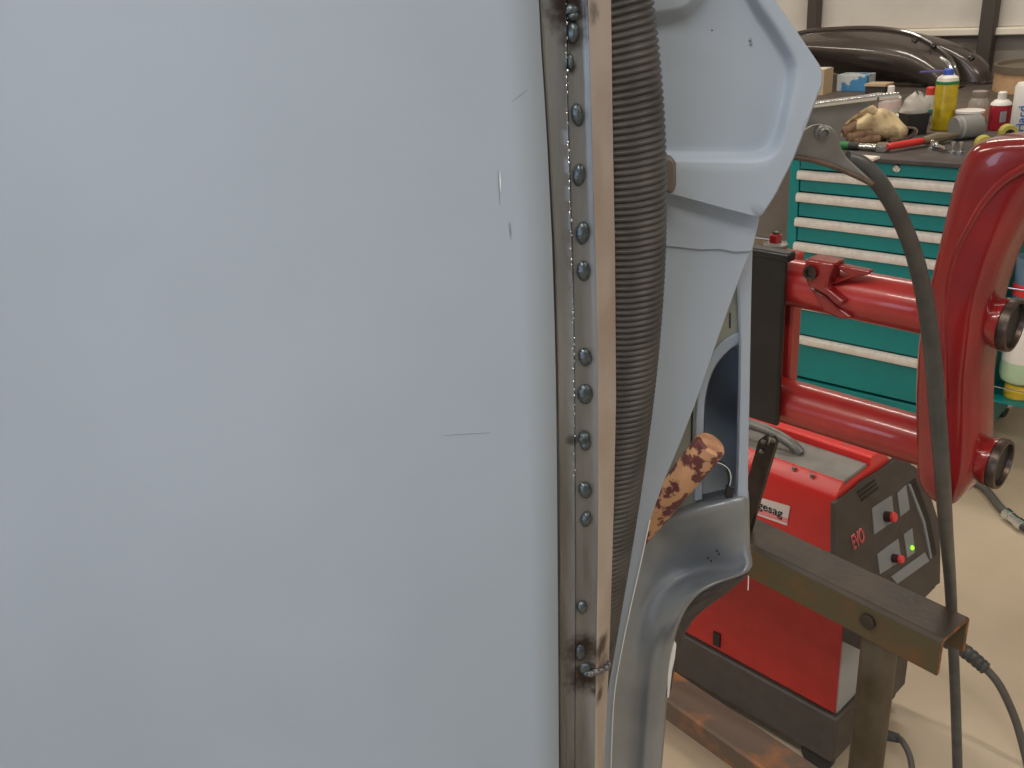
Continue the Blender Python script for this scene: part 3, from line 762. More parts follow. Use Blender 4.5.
# steel bar standing on the trestle
def steelbar():
    lo = PP(741, 552, T(0, 0.03, 0), bn); lo.z = BZ
    hi = PP(768, 437, T(0, 0.035, 0), bn)
    t = thing('notched_steel_bar', 'dark notched steel bar leaning up from the trestle', 'steel bar', lo)
    ax = (hi - lo).normalized(); sd = ax.cross(bn).normalized()
    if sd.dot(RT) < 0: sd = -sd
    wv = 0.015
    b = MB(); b.prism([lo - sd * wv, lo + sd * wv, hi + sd * wv - ax * 0.004, hi + sd * (wv * 0.45) + ax * 0.004, hi + sd * (wv * 0.25) - ax * 0.014, hi - sd * (wv * 0.15) - ax * 0.014, hi - sd * (wv * 0.3) + ax * 0.002, hi - sd * wv - ax * 0.016], bn * 0.01)
    b.build('bar', mat('dark_steel_bar', srgb(58, 50, 46), 0.4, 0.6, srgb(72, 62, 56), 40), t, bevel=0.001)
    for (a_, c_) in ((-0.3, -0.012), (0.7, 0.0), (-0.2, -0.03)):
        MB().ball(hi + sd * (wv * a_) + ax * c_ - bn * 0.001, (0.005, 0.004, 0.004), 10, 6).build('weld_drop', clampm, t)
    # small grey bracket lying on the welder beside it
steelbar()

# ================================================================== RED AXLE BEAM
BA = R_(-4.57)
QX = V((math.cos(BA), math.sin(BA), 0)); QY = V((-math.sin(BA), math.cos(BA), 0))
QO = PY(960, 400, 1.05)
def Q(px, py, off=0.0): return PP(px, py, QO + QY * off, QY)
beam = thing('axle_beam', 'glossy red twin-tube axle beam with curved end tower held on a black plate', 'axle beam', V((QO.x, QO.y, Q(955, 497).z)))
ua, ub = Q(880, 275), Q(880, 324); ur = (ua.z - ub.z) / 2 * 0.985
la, lb_ = Q(881, 406), Q(881, 451); lr = (la.z - lb_.z) / 2 * 0.985
uc, lc = (ua + ub) / 2, (la + lb_) / 2
XL = (Q(776, 300) - QO).dot(QX)
def BQ(x_, z_, y_=0.0): return V((QO.x, QO.y, 0)) + QX * x_ + QY * y_ + ZZ * z_
XR = (Q(1001, 329) - QO).dot(QX); XR2 = (Q(991, 463) - QO).dot(QX)
MB().tube([BQ(XL, uc.z), BQ(XR - 0.012, uc.z)], ur, 36).build('upper_tube', tubered, beam)
MB().tube([BQ(XL, lc.z), BQ(XR2 - 0.012, lc.z)], lr, 36).build('lower_tube', tubered, beam)
for (z_, x_, r_) in ((uc.z, XR, ur), (lc.z, XR2, lr)):
    c = MB().lathe(BQ(x_ - 0.045, z_), QX, [(r_ * 1.02, 0), (r_ * 0.96, 0.012), (r_ * 0.86, 0.024), (r_ * 0.86, 0.036), (r_ * 0.97, 0.046), (r_ * 0.97, 0.049)], 36).build('tube_collar', redpaint, beam)
    bu = MB().lathe(BQ(x_ + 0.0035, z_), QX, [(r_ * 0.94, 0), (r_ * 0.99, 0.002), (r_ * 0.99, 0.008), (r_ * 0.95, 0.011), (r_ * 0.84, 0.011), (r_ * 0.80, 0.006), (r_ * 0.78, 0.0)], 36).build('bush', bushm, c)
    MB().lathe(BQ(x_ + 0.0035, z_), QX, [(r_ * 0.79, 0.006), (r_ * 0.77, -0.03), (0, -0.03)], 36).build('bore', hollow, c)
# tower : loft of rounded sections
LR = [(946, 499, 964, 496, 0.022), (932, 486, 974, 484, 0.030), (925, 466, 984, 466, 0.035), (924, 430, 987, 430, 0.036), (924, 380, 988, 378, 0.036), (927, 335, 994, 333, 0.037), (934, 298, 1001, 292, 0.038), (945, 252, 1014, 254, 0.038), (956, 204, 1032, 218, 0.038), (965, 170, 1048, 194, 0.037), (975, 149, 1062, 182, 0.036), (990, 138, 1075, 174, 0.035), (1020, 134, 1088, 170, 0.034), (1060, 133, 1096, 168, 0.032)]
secs = cr(LR, 5)
rows = []
for (xa_, ya_, xb_, yb_, th) in secs:
    a_ = Q(xa_, ya_); e_ = Q(xb_, yb_); c = (a_ + e_) / 2; u = (e_ - a_).normalized(); hw = (e_ - a_).length / 2
    row = []
    for k in range(32):
        g = 2 * math.pi * k / 32
        cs, sn = math.cos(g), math.sin(g)
        ex = 0.5
        row.append(c + u * (hw * math.copysign(abs(cs) ** ex, cs)) + QY * (th * math.copysign(abs(sn) ** ex, sn)))
    rows.append(row)
b = MB(); b.grid(rows, True); b.add(rows[0], [tuple(range(32))]); b.add(rows[-1], [tuple(range(32))])
b.build('tower', redpaint, beam)
# raised seam across the tower
cpt = [(1044, 158), (1020, 170), (1000, 184), (983, 204), (970, 226), (957, 252), (948, 290), (945, 340), (946, 400)]
path = cr([Q(x_, y_, -0.0365) for x_, y_ in cpt], 5)
MB().tube(path, [0.0055 - 0.0035 * i / len(path) for i in range(len(path))], 10).build('seam', redpaint, beam)
# clevis bracket on the upper tube
cb = MB()
cz = uc.z
pts = [(781, 259), (800, 257), (806, 262), (822, 264), (833, 272), (838, 281), (829, 284), (812, 290), (808, 302), (800, 305), (790, 292), (782, 284)]
def crop3(x_, y_): return (744 + x_ / 3.657, 230 + y_ / 3.657)
pl = [crop3(*q) for q in ((222, 105), (330, 125), (312, 165), (300, 215), (365, 262), (345, 285), (300, 240), (235, 205), (215, 170))]
cb.prism([Q(x_, y_, -ur - 0.012) for x_, y_ in pl], QY * 0.03)
cb = cb.build('clevis', redpaint, beam, bevel=0.003)
hb = Q(*crop3(243, 155), -ur - 0.014)
MB().lathe(hb, -QY, [(0.0075, 0), (0.009, 0.0), (0.009, 0.003), (0.0055, 0.003), (0.0055, -0.004), (0, -0.004)], 18).build('hole', [bushm], cb)
pl = [crop3(*q) for q in ((330, 125), (460, 152), (455, 165), (410, 172), (330, 200), (315, 195), (385, 165), (340, 142))]
MB().prism([Q(x_, y_, -ur + 0.0) for x_, y_ in pl], QY * 0.012).build('clevis_wing', redpaint, beam, bevel=0.002)
pl = [crop3(*q) for q in ((235, 205), (300, 240), (345, 285), (395, 325), (350, 328), (290, 300))]
MB().prism([Q(x_, y_, -ur - 0.002) for x_, y_ in pl], QY * 0.02).build('clevis_foot', redpaint, beam, bevel=0.003)
# left upright, bolt and washers, black plate on a post down to the trestle
pl = [(787, 262), (797, 262), (795, 300), (795, 385), (776, 390), (776, 262)]
xa = (Q(768, 300, 0.02) - QO).dot(QX); xb = (Q(794, 300, 0.02) - QO).dot(QX)
zt = Q(785, 258).z
MB().box(BQ((xa + xb) / 2, (zt + lc.z) / 2, 0.03), ((xb - xa), 0.026, zt - lc.z), Matrix.Rotation(BA, 3, 'Z')).build('upright', tubered, beam, bevel=0.004)
bp = Q(775, 251, 0.03)
MB().lathe(bp - V((0, 0, 0.006)), (0, 0, 1), [(0.016, 0), (0.019, 0.002), (0.019, 0.006), (0.015, 0.007), (0.015, 0.010), (0.0165, 0.012), (0.0165, 0.016), (0.012, 0.018), (0.007, 0.0185)], 24).build('washer', clampm, beam)
MB().lathe(bp + V((0, 0, 0.011)), (0, 0, 1), [(0.009, 0), (0.009, 0.011), (0.006, 0.013)], 6).build('nut', redpaint, beam)
MB().lathe(bp + V((0, 0, 0.02)), (0, 0, 1), [(0.005, 0), (0.005, 0.006), (0.003, 0.007)], 12).build('bolt', bushm, beam)
zt, zb_ = Q(770, 252).z, Q(785, 430).z
yf = -ur - 0.014
xa = (Q(655, 300, yf) - QO).dot(QX); xb = (Q(783, 300, yf) - QO).dot(QX)
zt, zb_ = Q(770, 253, yf).z, Q(785, 430, yf).z
b = MB(); b.box(BQ((xa + xb) / 2, (zt + zb_) / 2, yf + 0.005), (xb - xa, 0.008, zt - zb_), Matrix.Rotation(BA, 3, 'Z'))
b.box(BQ((xa + xb) / 2 + 0.002, zt - 0.004, yf + 0.010), (xb - xa + 0.004, 0.02, 0.012), Matrix.Rotation(BA, 3, 'Z'))
b.build('mounting_plate', blackplate, beam, bevel=0.003)
b = MB(); pc = BQ(xa + 0.016, 0, -ur)
tl = (pc - A0).dot(bn)
b.box((pc.x, pc.y, (zb_ + 0.02 + BZ) / 2), (0.03, 0.03, zb_ + 0.02 - BZ), Matrix.Rotation(BA, 3, 'Z'))
off = (BW / 2 - tl)
p2 = pc + bn * off
b.box(((pc.x + p2.x) / 2, (pc.y + p2.y) / 2, BZ + 0.006), (0.04, abs(off) + 0.05, 0.012), Matrix.Rotation(math.atan2(bd.y, bd.x), 3, 'Z'))
b.build('post', blackplate, beam, bevel=0.002)

# ================================================================== CAR BODY (foreground)
# door skin plane : nearly facing the camera
DY = R_(6)
du = (RT * math.cos(DY) + HD * math.sin(DY)).normalized()
dn = du.cross(ZZ).normalized()
if dn.dot(HD) > 0: dn = -dn                   # towards the camera
DO = G(557, 400, 0.52)
def D(px, py, off=0.0): return PP(px, py, DO + dn * off, dn)
def Dw(u, z, off=0.0): return DO + du * u + ZZ * (z - DO.z) + dn * off
def Duz(px, py):
    p = PP(px, py, DO, dn) - DO; return p.dot(du), p.z + DO.z
door = thing('car_side_panel', 'large blue grey primed car panel with freshly welded steel edge', 'car panel', V((Dw(-0.25, 0).x, Dw(-0.25, 0).y, 0.0)))
edge_tab = [(-60, 537), (0, 539.5), (50, 542), (100, 545.5), (150, 548.5), (200, 551), (250, 553.5), (300, 555), (350, 556.5), (400, 557.5), (500, 558.5), (600, 559), (768, 559.5), (900, 560)]
eu = sorted([(Duz(x_, y_)[1], Duz(x_, y_)[0]) for y_, x_ in edge_tab])
def edge_u(z): return lerp_tab(eu, z)
zs = [0.02 + (1.70 - 0.02) * i / 60 for i in range(61)]
rows = []
for z in zs:
    row = []
    for j in range(41):
        t = j / 40
        u = -0.80 + (edge_u(z) + 0.80) * t
        bulge = 0.018 * math.sin(math.pi * min(1, (u + 0.80) / 0.95)) + 0.0022 * math.sin(u * 14 + z * 3) * math.sin(z * 6 + 1)
        if u > -0.16: bulge += -0.004 * ((u + 0.16) / 0.16) ** 2
        row.append(Dw(u, z, bulge - 0.009))
    rows.append(row)
sk = MB().grid(rows).build('door_skin', primer, door, solid=0.0016)
# scratches / small dents in the primer
for (x0_, y0_, x1_, y1_, wd) in ((500, 171, 501, 192, 0.7), (498, 170, 500, 206, 0.35), (509, 224, 511, 240, 0.4), (510, 222, 512, 236, 0.35), (443, 434, 490, 433, 0.28), (512, 102, 528, 90, 0.3)):
    pa, pb = D(x0_, y0_), D(x1_, y1_)
    def sup(p):
        u = (p - DO).dot(du); z = p.z
        bl = 0.018 * math.sin(math.pi * min(1, (u + 0.80) / 0.95)) + 0.0022 * math.sin(u * 14 + z * 3) * math.sin(z * 6 + 1)
        if u > -0.16: bl += -0.004 * ((u + 0.16) / 0.16) ** 2
        return Dw(u, z, bl - 0.0089)
    MB().tube([sup(pa), sup(pa.lerp(pb, 0.5)), sup(pb)], [0.0001, wd * 0.0006, 0.0001], 6).build('scratch', whiteedge if wd > 0.5 else mat('grey_scratch', srgb(120, 124, 130), 0.5), door)
# welded edge strip : columns follow the photo, extruded in depth
beads = [(571.5, 10, 7.5, 9.5), (573, 33, 6, 10), (570, 62, 3.5, 8), (577.5, 115, 6, 11), (579, 175, 6.5, 11), (582.5, 233, 7, 12), (583.5, 271, 7, 11), (585, 357, 7, 11), (585, 394, 8.5, 12), (584, 438, 8, 14), (585, 490, 7.5, 11), (586, 519, 6.5, 10), (582, 607, 6.5, 9.5)]
fold_tab = [(-60, 586), (0, 588), (60, 590), (150, 592.5), (250, 595.5), (350, 598), (500, 598.5), (620, 597), (700, 595.5), (768, 595), (900, 594)]
right_tab = [(-60, 610), (0, 611), (120, 612.5), (250, 615), (400, 616), (500, 614), (600, 611), (660, 609), (768, 604), (900, 600)]
seam_tab = [(-60, 563), (0, 566), (100, 567), (200, 570), (300, 573), (400, 574), (500, 574.5), (600, 575), (768, 574), (900, 574)]
heatspots = [(569, 8, 22, 0.95), (574, 36, 13, 0.8), (583, 650, 24, 0.95), (586, 676, 26, 0.97), (601, 650, 15, 0.9), (599, 668, 15, 0.7), (596, 690, 9, 0.85), (572, 440, 7, 0.8), (571, 68, 6, 0.9)] + [(x_, y_, 8 + 2 * random.random(), 0.5) for x_, y_, _, _ in beads[3:]]
ys = [-148 + i * 4 for i in range(263)]
def strip(name, cols, M, step=1):
    rows = []
    for y_ in ys:
        row = []
        for f_, off in cols:
            x_ = f_(y_); row.append(D(x_, y_, off(y_) if callable(off) else off))
        rows.append(row)
    # straight down to the sill and up to the roof end
    z0 = 0.05
    last = rows[-1]; sh = V((0, 0, last[0].z - z0))
    rows.append([p - sh for p in last])
    b = MB(); b.grid(rows)
    o = b.build(name, M, door)
    return o
E_ = lambda y_: lerp_tab(edge_tab, y_); F0 = lambda y_: lerp_tab(fold_tab, y_); R0 = lambda y_: lerp_tab(right_tab, y_); S0 = lambda y_: lerp_tab(seam_tab, y_)
st = strip('edge_strip', [(lambda y_: E_(y_) - 3, -0.014), (lambda y_: E_(y_) + 0.6, -0.0135), (lambda y_: E_(y_) + 1.5, -0.0075), (lambda y_: E_(y_) + 3, -0.0062), (lambda y_: E_(y_) + 7, -0.0066), (lambda y_: (E_(y_) + S0(y_)) / 2, -0.0070), (lambda y_: S0(y_) - 1.0, -0.0065), (lambda y_: S0(y_), lambda y_: -0.0060 + 0.0004 * math.sin(y_ * 0.9)), (lambda y_: S0(y_) + 1.5, -0.0078), (lambda y_: (S0(y_) + F0(y_)) / 2, -0.0084), (lambda y_: F0(y_) - 7, -0.0082), (lambda y_: F0(y_) - 3.5, -0.0076), (lambda y_: F0(y_) - 1.5, -0.0066), (lambda y_: F0(y_), -0.0064)], steel)
fl = strip('edge_flank', [(lambda y_: F0(y_), -0.0064), (lambda y_: F0(y_) + 1.2, -0.0072), (lambda y_: F0(y_) + 3, -0.0105), (lambda y_: (F0(y_) + R0(y_)) / 2 + 1, -0.018), (lambda y_: R0(y_) - 1, -0.027), (lambda y_: R0(y_), -0.0290), (lambda y_: R0(y_) - 2, -0.031)], flank)
ppm = pxs(0.52)
heat_marks(steel, [(D(x_, y_, -0.0075) - ORG[st.name], r_ * ppm * 1.45, q_) for x_, y_, r_, q_ in heatspots], srgb(44, 34, 30))
heat_marks(flank, [(D(x_, y_, -0.014) - ORG[fl.name], r_ * ppm * 1.9, q_) for x_, y_, r_, q_ in ((598, 648, 15, 0.95), (605, 646, 13, 0.95), (609, 642, 10, 0.9), (602, 668, 20, 0.6), (606, 680, 14, 0.5), (597, 693, 10, 0.95), (588, 12, 9, 0.7))], srgb(52, 38, 34))
brot = Matrix((du, ZZ, dn)).transposed()
for i, (bx_, by_, rx, ry) in enumerate(beads):
    c = D(bx_, by_, -0.0082); rr = Matrix.Rotation(random.uniform(-0.2, 0.25), 3, 'Z')
    b = MB()
    if i in (9, 0):
        b.ball(c, (rx * ppm * 0.9, ry * ppm * 0.6, 0.0042), 18, 10, brot @ rr)
        b.ball(D(bx_ + 1.5, by_ + 6, -0.0082), (rx * ppm * 0.8, ry * ppm * 0.55, 0.004), 18, 10, brot @ rr)
        b.ball(D(bx_ - 3, by_ + 1, -0.0082), (rx * ppm * 0.5, ry * ppm * 0.4, 0.0036), 14, 8, brot)
    else:
        b.ball(c, (rx * ppm, ry * ppm, 0.0036), 20, 10, brot @ rr)
    b.build('weld_bead', bead_m, door)
# big weld across the fold near the bottom
for (bx_, by_, rx, ry, off) in ((580, 652, 6.5, 12, -0.0085), (585, 668, 8, 8, -0.0085), (587, 673, 5.5, 5, -0.0078), (591, 673.5, 5.5, 4.6, -0.0068), (596, 672, 6, 5, -0.0066), (601, 670.5, 6, 5, -0.0105), (606, 667.5, 5.5, 4.5, -0.0185), (609, 664, 4, 4, -0.0245)):
    MB().ball(D(bx_, by_, off), (rx * ppm, ry * ppm, 0.0026), 16, 8, brot).build('weld_bead', bead_m if bx_ < 588 else mat('bright_weld_metal', srgb(112, 112, 114), 0.32, 0.85, bump=0.5, bscale=700), door)
# dashed bright grinding flecks along the seam
rng = random.Random(3)
b = MB()
y_ = 4
while y_ < 480:
    L_ = rng.uniform(1.0, 3.6)
    if rng.random() < 0.72:
        x_ = S0(y_) + rng.uniform(-0.8, 1.2)
        b.ball(D(x_, y_, -0.0060), (0.0004 * rng.uniform(0.8, 1.5), L_ * ppm * 0.5, 0.0005), 8, 5, brot)
    y_ += L_ + rng.uniform(0.8, 4.5)
o = b.build('grinding_flecks', spark, door); o['kind'] = 'stuff'

# ribbed hose
right = [(-90, 634), (-40, 643), (0, 650), (53, 659), (106, 665), (156, 668), (200, 669.5), (250, 669.5), (282, 668.5), (339, 665), (395, 660.5), (457, 655), (498, 649), (545, 643), (595, 635), (640, 628), (700, 619), (780, 608)]
HR = 0.034; HDIST = 0.615
import numpy as np
pf = np.polyfit([a_ for a_, _ in right], [b_ for _, b_ in right], 5)
right = [(y_, float(np.polyval(pf, y_))) for y_ in range(-90, 790, 40)]
hp = []
for y_, x_ in right:
    hw = HR * 1.05 * FPX / (HDIST * 0.99)
    hp.append(G(x_ - hw * 0.985, y_, HDIST))
top_dir = (hp[0] - hp[1]).normalized()
hp = [hp[0] + top_dir * 0.05] + hp + [hp[-1] + V((-0.012, -0.004, -0.15)), V((hp[-1].x - 0.02, hp[-1].y - 0.005, 0.45)), V((hp[-1].x - 0.02, hp[-1].y, 0.02))]
cl = [V(p) for p in cr([tuple(p) for p in hp], 24)]
# arc-length resample
acc = [0.0]
for a_, b_ in zip(cl, cl[1:]): acc.append(acc[-1] + (b_ - a_).length)
tot = acc[-1]; pitch = 0.0043; n_r = int(tot / pitch); path, rads = [], []
ii = 0
for k in range(n_r * 6):
    s_ = k * pitch / 6
    while ii < len(acc) - 2 and acc[ii + 1] < s_: ii += 1
    t = (s_ - acc[ii]) / max(1e-9, acc[ii + 1] - acc[ii])
    path.append(cl[ii].lerp(cl[ii + 1], t)); ph = (k % 6) / 6
    rads.append(HR - 0.0024 + 0.0024 * abs(math.sin(math.pi * ph)) ** 0.7)
o = MB().tube(path, rads, 44).build('ribbed_hose', hose_m, angle=180)
tag(o, 'dark grey ribbed hose running down beside the welded door edge', 'hose')

# body shell -----------------------------------------------------------
shell = thing('car_body_shell', 'blue grey primed inner body pillar of a car beyond the ribbed hose', 'car body', V((G(680, 400, 0.74).x, G(680, 400, 0.74).y, 0)))
def bn_pt(px, py, d): return G(px, py, d)
# upper dished plate, radial rings
def poly_r(poly, cx, cy, ang):
    dx, dy = math.cos(ang), math.sin(ang); best = 1e9
    for (x1, y1), (x2, y2) in zip(poly, poly[1:] + poly[:1]):
        ex, ey = x2 - x1, y2 - y1; den = dx * ey - dy * ex
        if abs(den) < 1e-9: continue
        t = ((x1 - cx) * ey - (y1 - cy) * ex) / den; u = ((x1 - cx) * dy - (y1 - cy) * dx) / den
        if t > 0 and -1e-6 <= u <= 1 + 1e-6: best = min(best, t)
    return best
outer = [(598, -150), (700, -150), (738, -60), (775, 0), (790, 21), (806, 45), (819, 64), (823, 74), (822, 85), (814, 106), (794, 158), (775, 196), (763, 214), (758, 218), (720, 208), (676, 196), (598, 176)]
rin = [(598, 14), (650, 11), (682, 6), (700, -8), (712, -40), (725, -62), (740, -40), (760, 0), (780, 28), (797, 56), (800, 68), (798, 84), (788, 128), (782, 148), (773, 160), (755, 164), (700, 163), (598, 160)]
rfl = [(598, 30), (650, 27), (690, 20), (710, 0), (716, -20), (726, -38), (732, -20), (744, 4), (764, 34), (780, 60), (784, 72), (783, 88), (775, 126), (768, 142), (760, 149), (745, 151), (700, 151), (598, 148)]
ccx, ccy, NA = 715, 85, 160
angs = [2 * math.pi * k / NA for k in range(NA)]
ro = [poly_r(outer, ccx, ccy, a_) for a_ in angs]; ri = [poly_r(rin, ccx, ccy, a_) for a_ in angs]; rf = [poly_r(rfl, ccx, ccy, a_) for a_ in angs]
def smooth(r_, n=2):
    for _ in range(n): r_ = [(r_[k - 1] + 2 * r_[k] + r_[(k + 1) % NA]) / 4 for k in range(NA)]
    return r_
ri = smooth(ri, 3); rf = smooth(rf, 4)
PD = 0.685
def ring(rs, d): return [bn_pt(ccx + math.cos(a_) * r_, ccy + math.sin(a_) * r_, d) for a_, r_ in zip(angs, rs)]
rows = [ring([r_ - 1.0 for r_ in ro], PD + 0.010), ring(ro, PD + 0.002), ring([r_ - 1.2 for r_ in ro], PD)]
for k in range(1, 4): rows.append(ring([a_ * (1 - k / 4) + c_ * k / 4 for a_, c_ in zip(ro, ri)], PD))
for k in range(9):
    t = k / 8; s_ = t * t * (3 - 2 * t)
    rows.append(ring([a_ * (1 - t) + c_ * t for a_, c_ in zip(ri, rf)], PD + 0.0125 * s_))
for k in range(1, 10): rows.append(ring([c_ * (1 - k / 10) for c_ in rf], PD + 0.0125))
rows.append([bn_pt(ccx, ccy, PD + 0.0125)] * NA)
MB().grid(rows, True).build('dished_plate', primer, shell, angle=50)
for (x_, y_, r_) in ((750, 40, 0.0011), (751, 44, 0.0012), (712, 30, 0.0007)):
    MB().ball(bn_pt(x_, y_, PD + 0.0122), (r_, r_, r_), 10, 6).build('paint_chip', mat('chip_grey', srgb(120, 124, 134), 0.4), shell)
# rubber grommet between hose and plate
MB().prism([G(x_, y_, 0.668) for x_, y_ in ((660, 155), (673, 157), (677, 164), (677, 186), (674, 195), (660, 192))], HD * 0.012).build('rubber_stop', mat('brown_grey_rubber', srgb(96, 90, 84), 0.5), shell, bevel=0.003)
# mid panel with the diagonal edge (px outline extruded back)
MD = 0.70
def plate(name, pts, d, M, th=0.003, bevel=0.001, par=shell):
    b = MB(); b.prism([G(x_, y_, d(x_, y_) if callable(d) else d) for x_, y_ in pts], HD * th)
    return b.build(name, M, par, bevel=bevel)
plate('diagonal_panel', [(596, 180), (764, 190), (758, 226), (753, 246), (744, 268), (735, 292), (716, 345), (697, 400), (681, 442), (664, 482), (651, 518), (640, 566), (630, 608), (620, 655), (613, 700), (610, 768), (606, 900), (580, 900), (580, 180)], MD, primer, 0.003)
plate('overlap_band', [(596, 182), (764, 190), (758, 226), (752, 251.5), (735, 252.5), (720, 249.5), (700, 250), (672, 247), (596, 244)], MD - 0.002, primer, 0.002, 0.0008)
# right pillar strip with return
PLD = 0.725
rows = []
for y_, xl_, xr_ in ((225, 728, 757), (250, 733, 752.5), (285, 737, 751.5), (340, 739, 750.5), (400, 738, 749.5), (445, 737, 748.5), (480, 736, 748), (500, 735, 748)):
    rows.append([G(xl_ - 1, y_, PLD + 0.11), G(xl_, y_, PLD + 0.006), G(xl_ + 2.5, y_, PLD), G(xr_ - 1.5, y_, PLD), G(xr_, y_, PLD + 0.002), G(xr_ - 2, y_, PLD + 0.115)])
MB().grid(rows).build('pillar_strip', primer, shell, angle=60)
# recess pocket behind the arch
arch = cr([(744, 332), (734, 334), (722, 342), (712, 354), (705, 368), (700, 384), (697, 402), (695.5, 430), (694.5, 470), (694, 500)], 5)
arch2 = cr([(744, 341), (737, 344), (727, 352), (718, 362), (711, 374), (707, 388), (704.5, 404), (703.5, 430), (702.5, 470), (702, 500)], 5)
rows = [[G(x_ - 0.6, y_ - 0.5, PLD + 0.022) for x_, y_ in arch], [G(x_, y_, PLD + 0.010) for x_, y_ in arch], [G(x_ + 1.2, y_ + 0.8, PLD + 0.0085) for x_, y_ in arch],
        [G(x_ - 0.8, y_ - 0.5, PLD + 0.0085) for x_, y_ in arch2], [G(x_, y_, PLD + 0.010) for x_, y_ in arch2], [G(x_ + 1, y_ + 1, PLD + 0.115) for x_, y_ in arch2]]
MB().grid(rows).build('arch_flange', primer, shell, angle=60)
plate('pocket_back', [(699, 335), (746, 330), (746, 515), (699, 515)], PLD + 0.11, primer, 0.003)
# olive glass behind the diagonal gap
plate('quarter_glass', [(745, 262), (745, 345), (722, 350), (702, 400), (697, 520), (640, 520), (650, 450), (700, 330)], PLD + 0.012, olive, 0.004)
MB().tube([G(730, 313, PLD + 0.0112), G(730, 328, PLD + 0.0112)], 0.0007, 6).build('glass_edge', darkgap, shell)
MB().tube([G(693.5, 384, PLD + 0.0112), G(692, 420, PLD + 0.0112), G(691.5, 446, PLD + 0.0112)], 0.0009, 6).build('glass_edge', darkgap, shell)
MB().tube([G(x_, y_, PLD + 0.008) for x_, y_ in ((710, 351), (703, 362), (698, 374), (695, 386))], 0.0006, 6).build('flange_edge', whiteedge, shell)
# lower bowl and strut
LB = [(653, 506, 746, 484), (650, 519, 749, 494), (647, 535, 749.5, 515), (643, 553, 750, 545), (639, 574, 750, 570), (634, 592, 716, 584.5), (630, 608, 696, 597), (624, 632, 682, 618), (618, 660, 673, 648), (613, 695, 668, 690), (609, 768, 662, 768), (604, 900, 650, 900)]
cols_s = [0, 0.12, 0.3, 0.5, 0.66, 0.78, 0.88, 0.96, 1.0]
dep = [[0.045, 0.045, 0.045, 0.045, 0.045, 0.045, 0.045, 0.045, 0.045],
       [0.014, 0.010, 0.004, 0.000, -0.001, -0.001, 0.001, 0.004, 0.008],
       [0.018, 0.016, 0.010, 0.004, 0.001, 0.000, 0.000, 0.001, 0.006],
       [0.020, 0.021, 0.019, 0.014, 0.009, 0.006, 0.004, 0.003, 0.007],
       [0.020, 0.022, 0.024, 0.020, 0.012, 0.006, 0.001, -0.004, 0.000],
       [0.018, 0.020, 0.022, 0.018, 0.010, 0.002, -0.005, -0.008, -0.004],
       [0.016, 0.018, 0.020, 0.016, 0.009, 0.002, -0.004, -0.007, -0.003],
       [0.012, 0.014, 0.016, 0.013, 0.008, 0.004, 0.000, -0.002, 0.004],
       [0.008, 0.010, 0.013, 0.011, 0.008, 0.007, 0.006, 0.007, 0.014],
       [0.002, 0.006, 0.011, 0.010, 0.007, 0.007, 0.008, 0.011, 0.018],
       [-0.002, 0.004, 0.010, 0.009, 0.006, 0.006, 0.008, 0.012, 0.018],
       [-0.002, 0.004, 0.010, 0.009, 0.006, 0.006, 0.008, 0.012, 0.018]]
ctrl = []
dep = [[e_ if i_ in (0,) or i_ > 7 else (e_ - 0.010) * 1.5 + 0.011 for e_ in r_] for i_, r_ in enumerate(dep)]
for (xa_, ya_, xb_, yb_), dr in zip(LB, dep):
    ctrl.append([(xa_ + (xb_ - xa_) * s_, ya_ + (yb_ - ya_) * s_ - (4 * math.sin(math.pi * s_) if 3 < len(ctrl) < 8 else 0), PLD + e_) for s_, e_ in zip(cols_s, dr)])
fine = [cr(r_, 5) for r_ in ctrl]
colsT = list(zip(*fine)); colsF = [cr(list(c_), 6) for c_ in colsT]
rows = [[G(*p) for p in r_] for r_ in zip(*colsF)]
# continue straight to the floor
last = rows[-1]; rows.append([V((p.x, p.y, 0.02)) for p in last])
MB().grid(rows).build('lower_pillar', bowl_m, shell, solid=0.0015, angle=70)
# torn slot and dents
plate('torn_slot', [(727, 487), (729.5, 486), (731, 489), (734, 490), (732.5, 498), (728, 502), (725.5, 497)], PLD - 0.0035, darkgap, 0.004, 0)
MB().tube([G(x_, y_, PLD - 0.002) for x_, y_ in cr([(713, 462), (722, 464), (729, 470), (731, 478), (729, 487)], 4)], 0.0004, 6).build('torn_edge', whiteedge, shell)
MB().tube([G(x_, y_, PLD - 0.0005) for x_, y_ in cr([(714, 460), (723, 463), (727, 470), (729, 480), (728, 490)], 4)], 0.0009, 6).build('torn_edge', darkgap, shell)
for (x_, y_) in ((708, 558), (711, 561), (717, 551), (719, 554), (728, 549)):
    MB().ball(G(x_, y_, PLD + 0.006), (0.0009, 0.0009, 0.0016), 8, 5).build('dent', darkgap, shell)
# dark inner lip under the arch and its pale edge
ea = cr([(749, 569), (716, 583.5), (696, 596), (681, 617), (672.5, 648), (668, 690)], 6)
eb = cr([(744, 577), (722, 595), (705, 607), (690, 622), (677, 650), (670, 690)], 6)
ez = cr([(0.002, 0), (-0.004, 0), (-0.003, 0), (0.004, 0), (0.014, 0), (0.018, 0)], 6)
MB().grid([[G(x_, y_, PLD + q_[0] + 0.003) for (x_, y_), q_ in zip(ea, ez)], [G(x_, y_, PLD + 0.05) for x_, y_ in eb], [G(x_ - 3, y_ - 3, PLD + 0.09) for x_, y_ in eb]]).build('inner_arch_lip', undercoat, shell, solid=0.0015, angle=60)
plate('inner_panel', [(600, 185), (750, 212), (747, 520), (640, 560), (600, 560)], PLD + 0.115, primer, 0.003)
MB().ball(G(735, 578, PLD + 0.044), (0.004, 0.004, 0.0022), 12, 6).build('sealer_blob', whiteedge, shell)
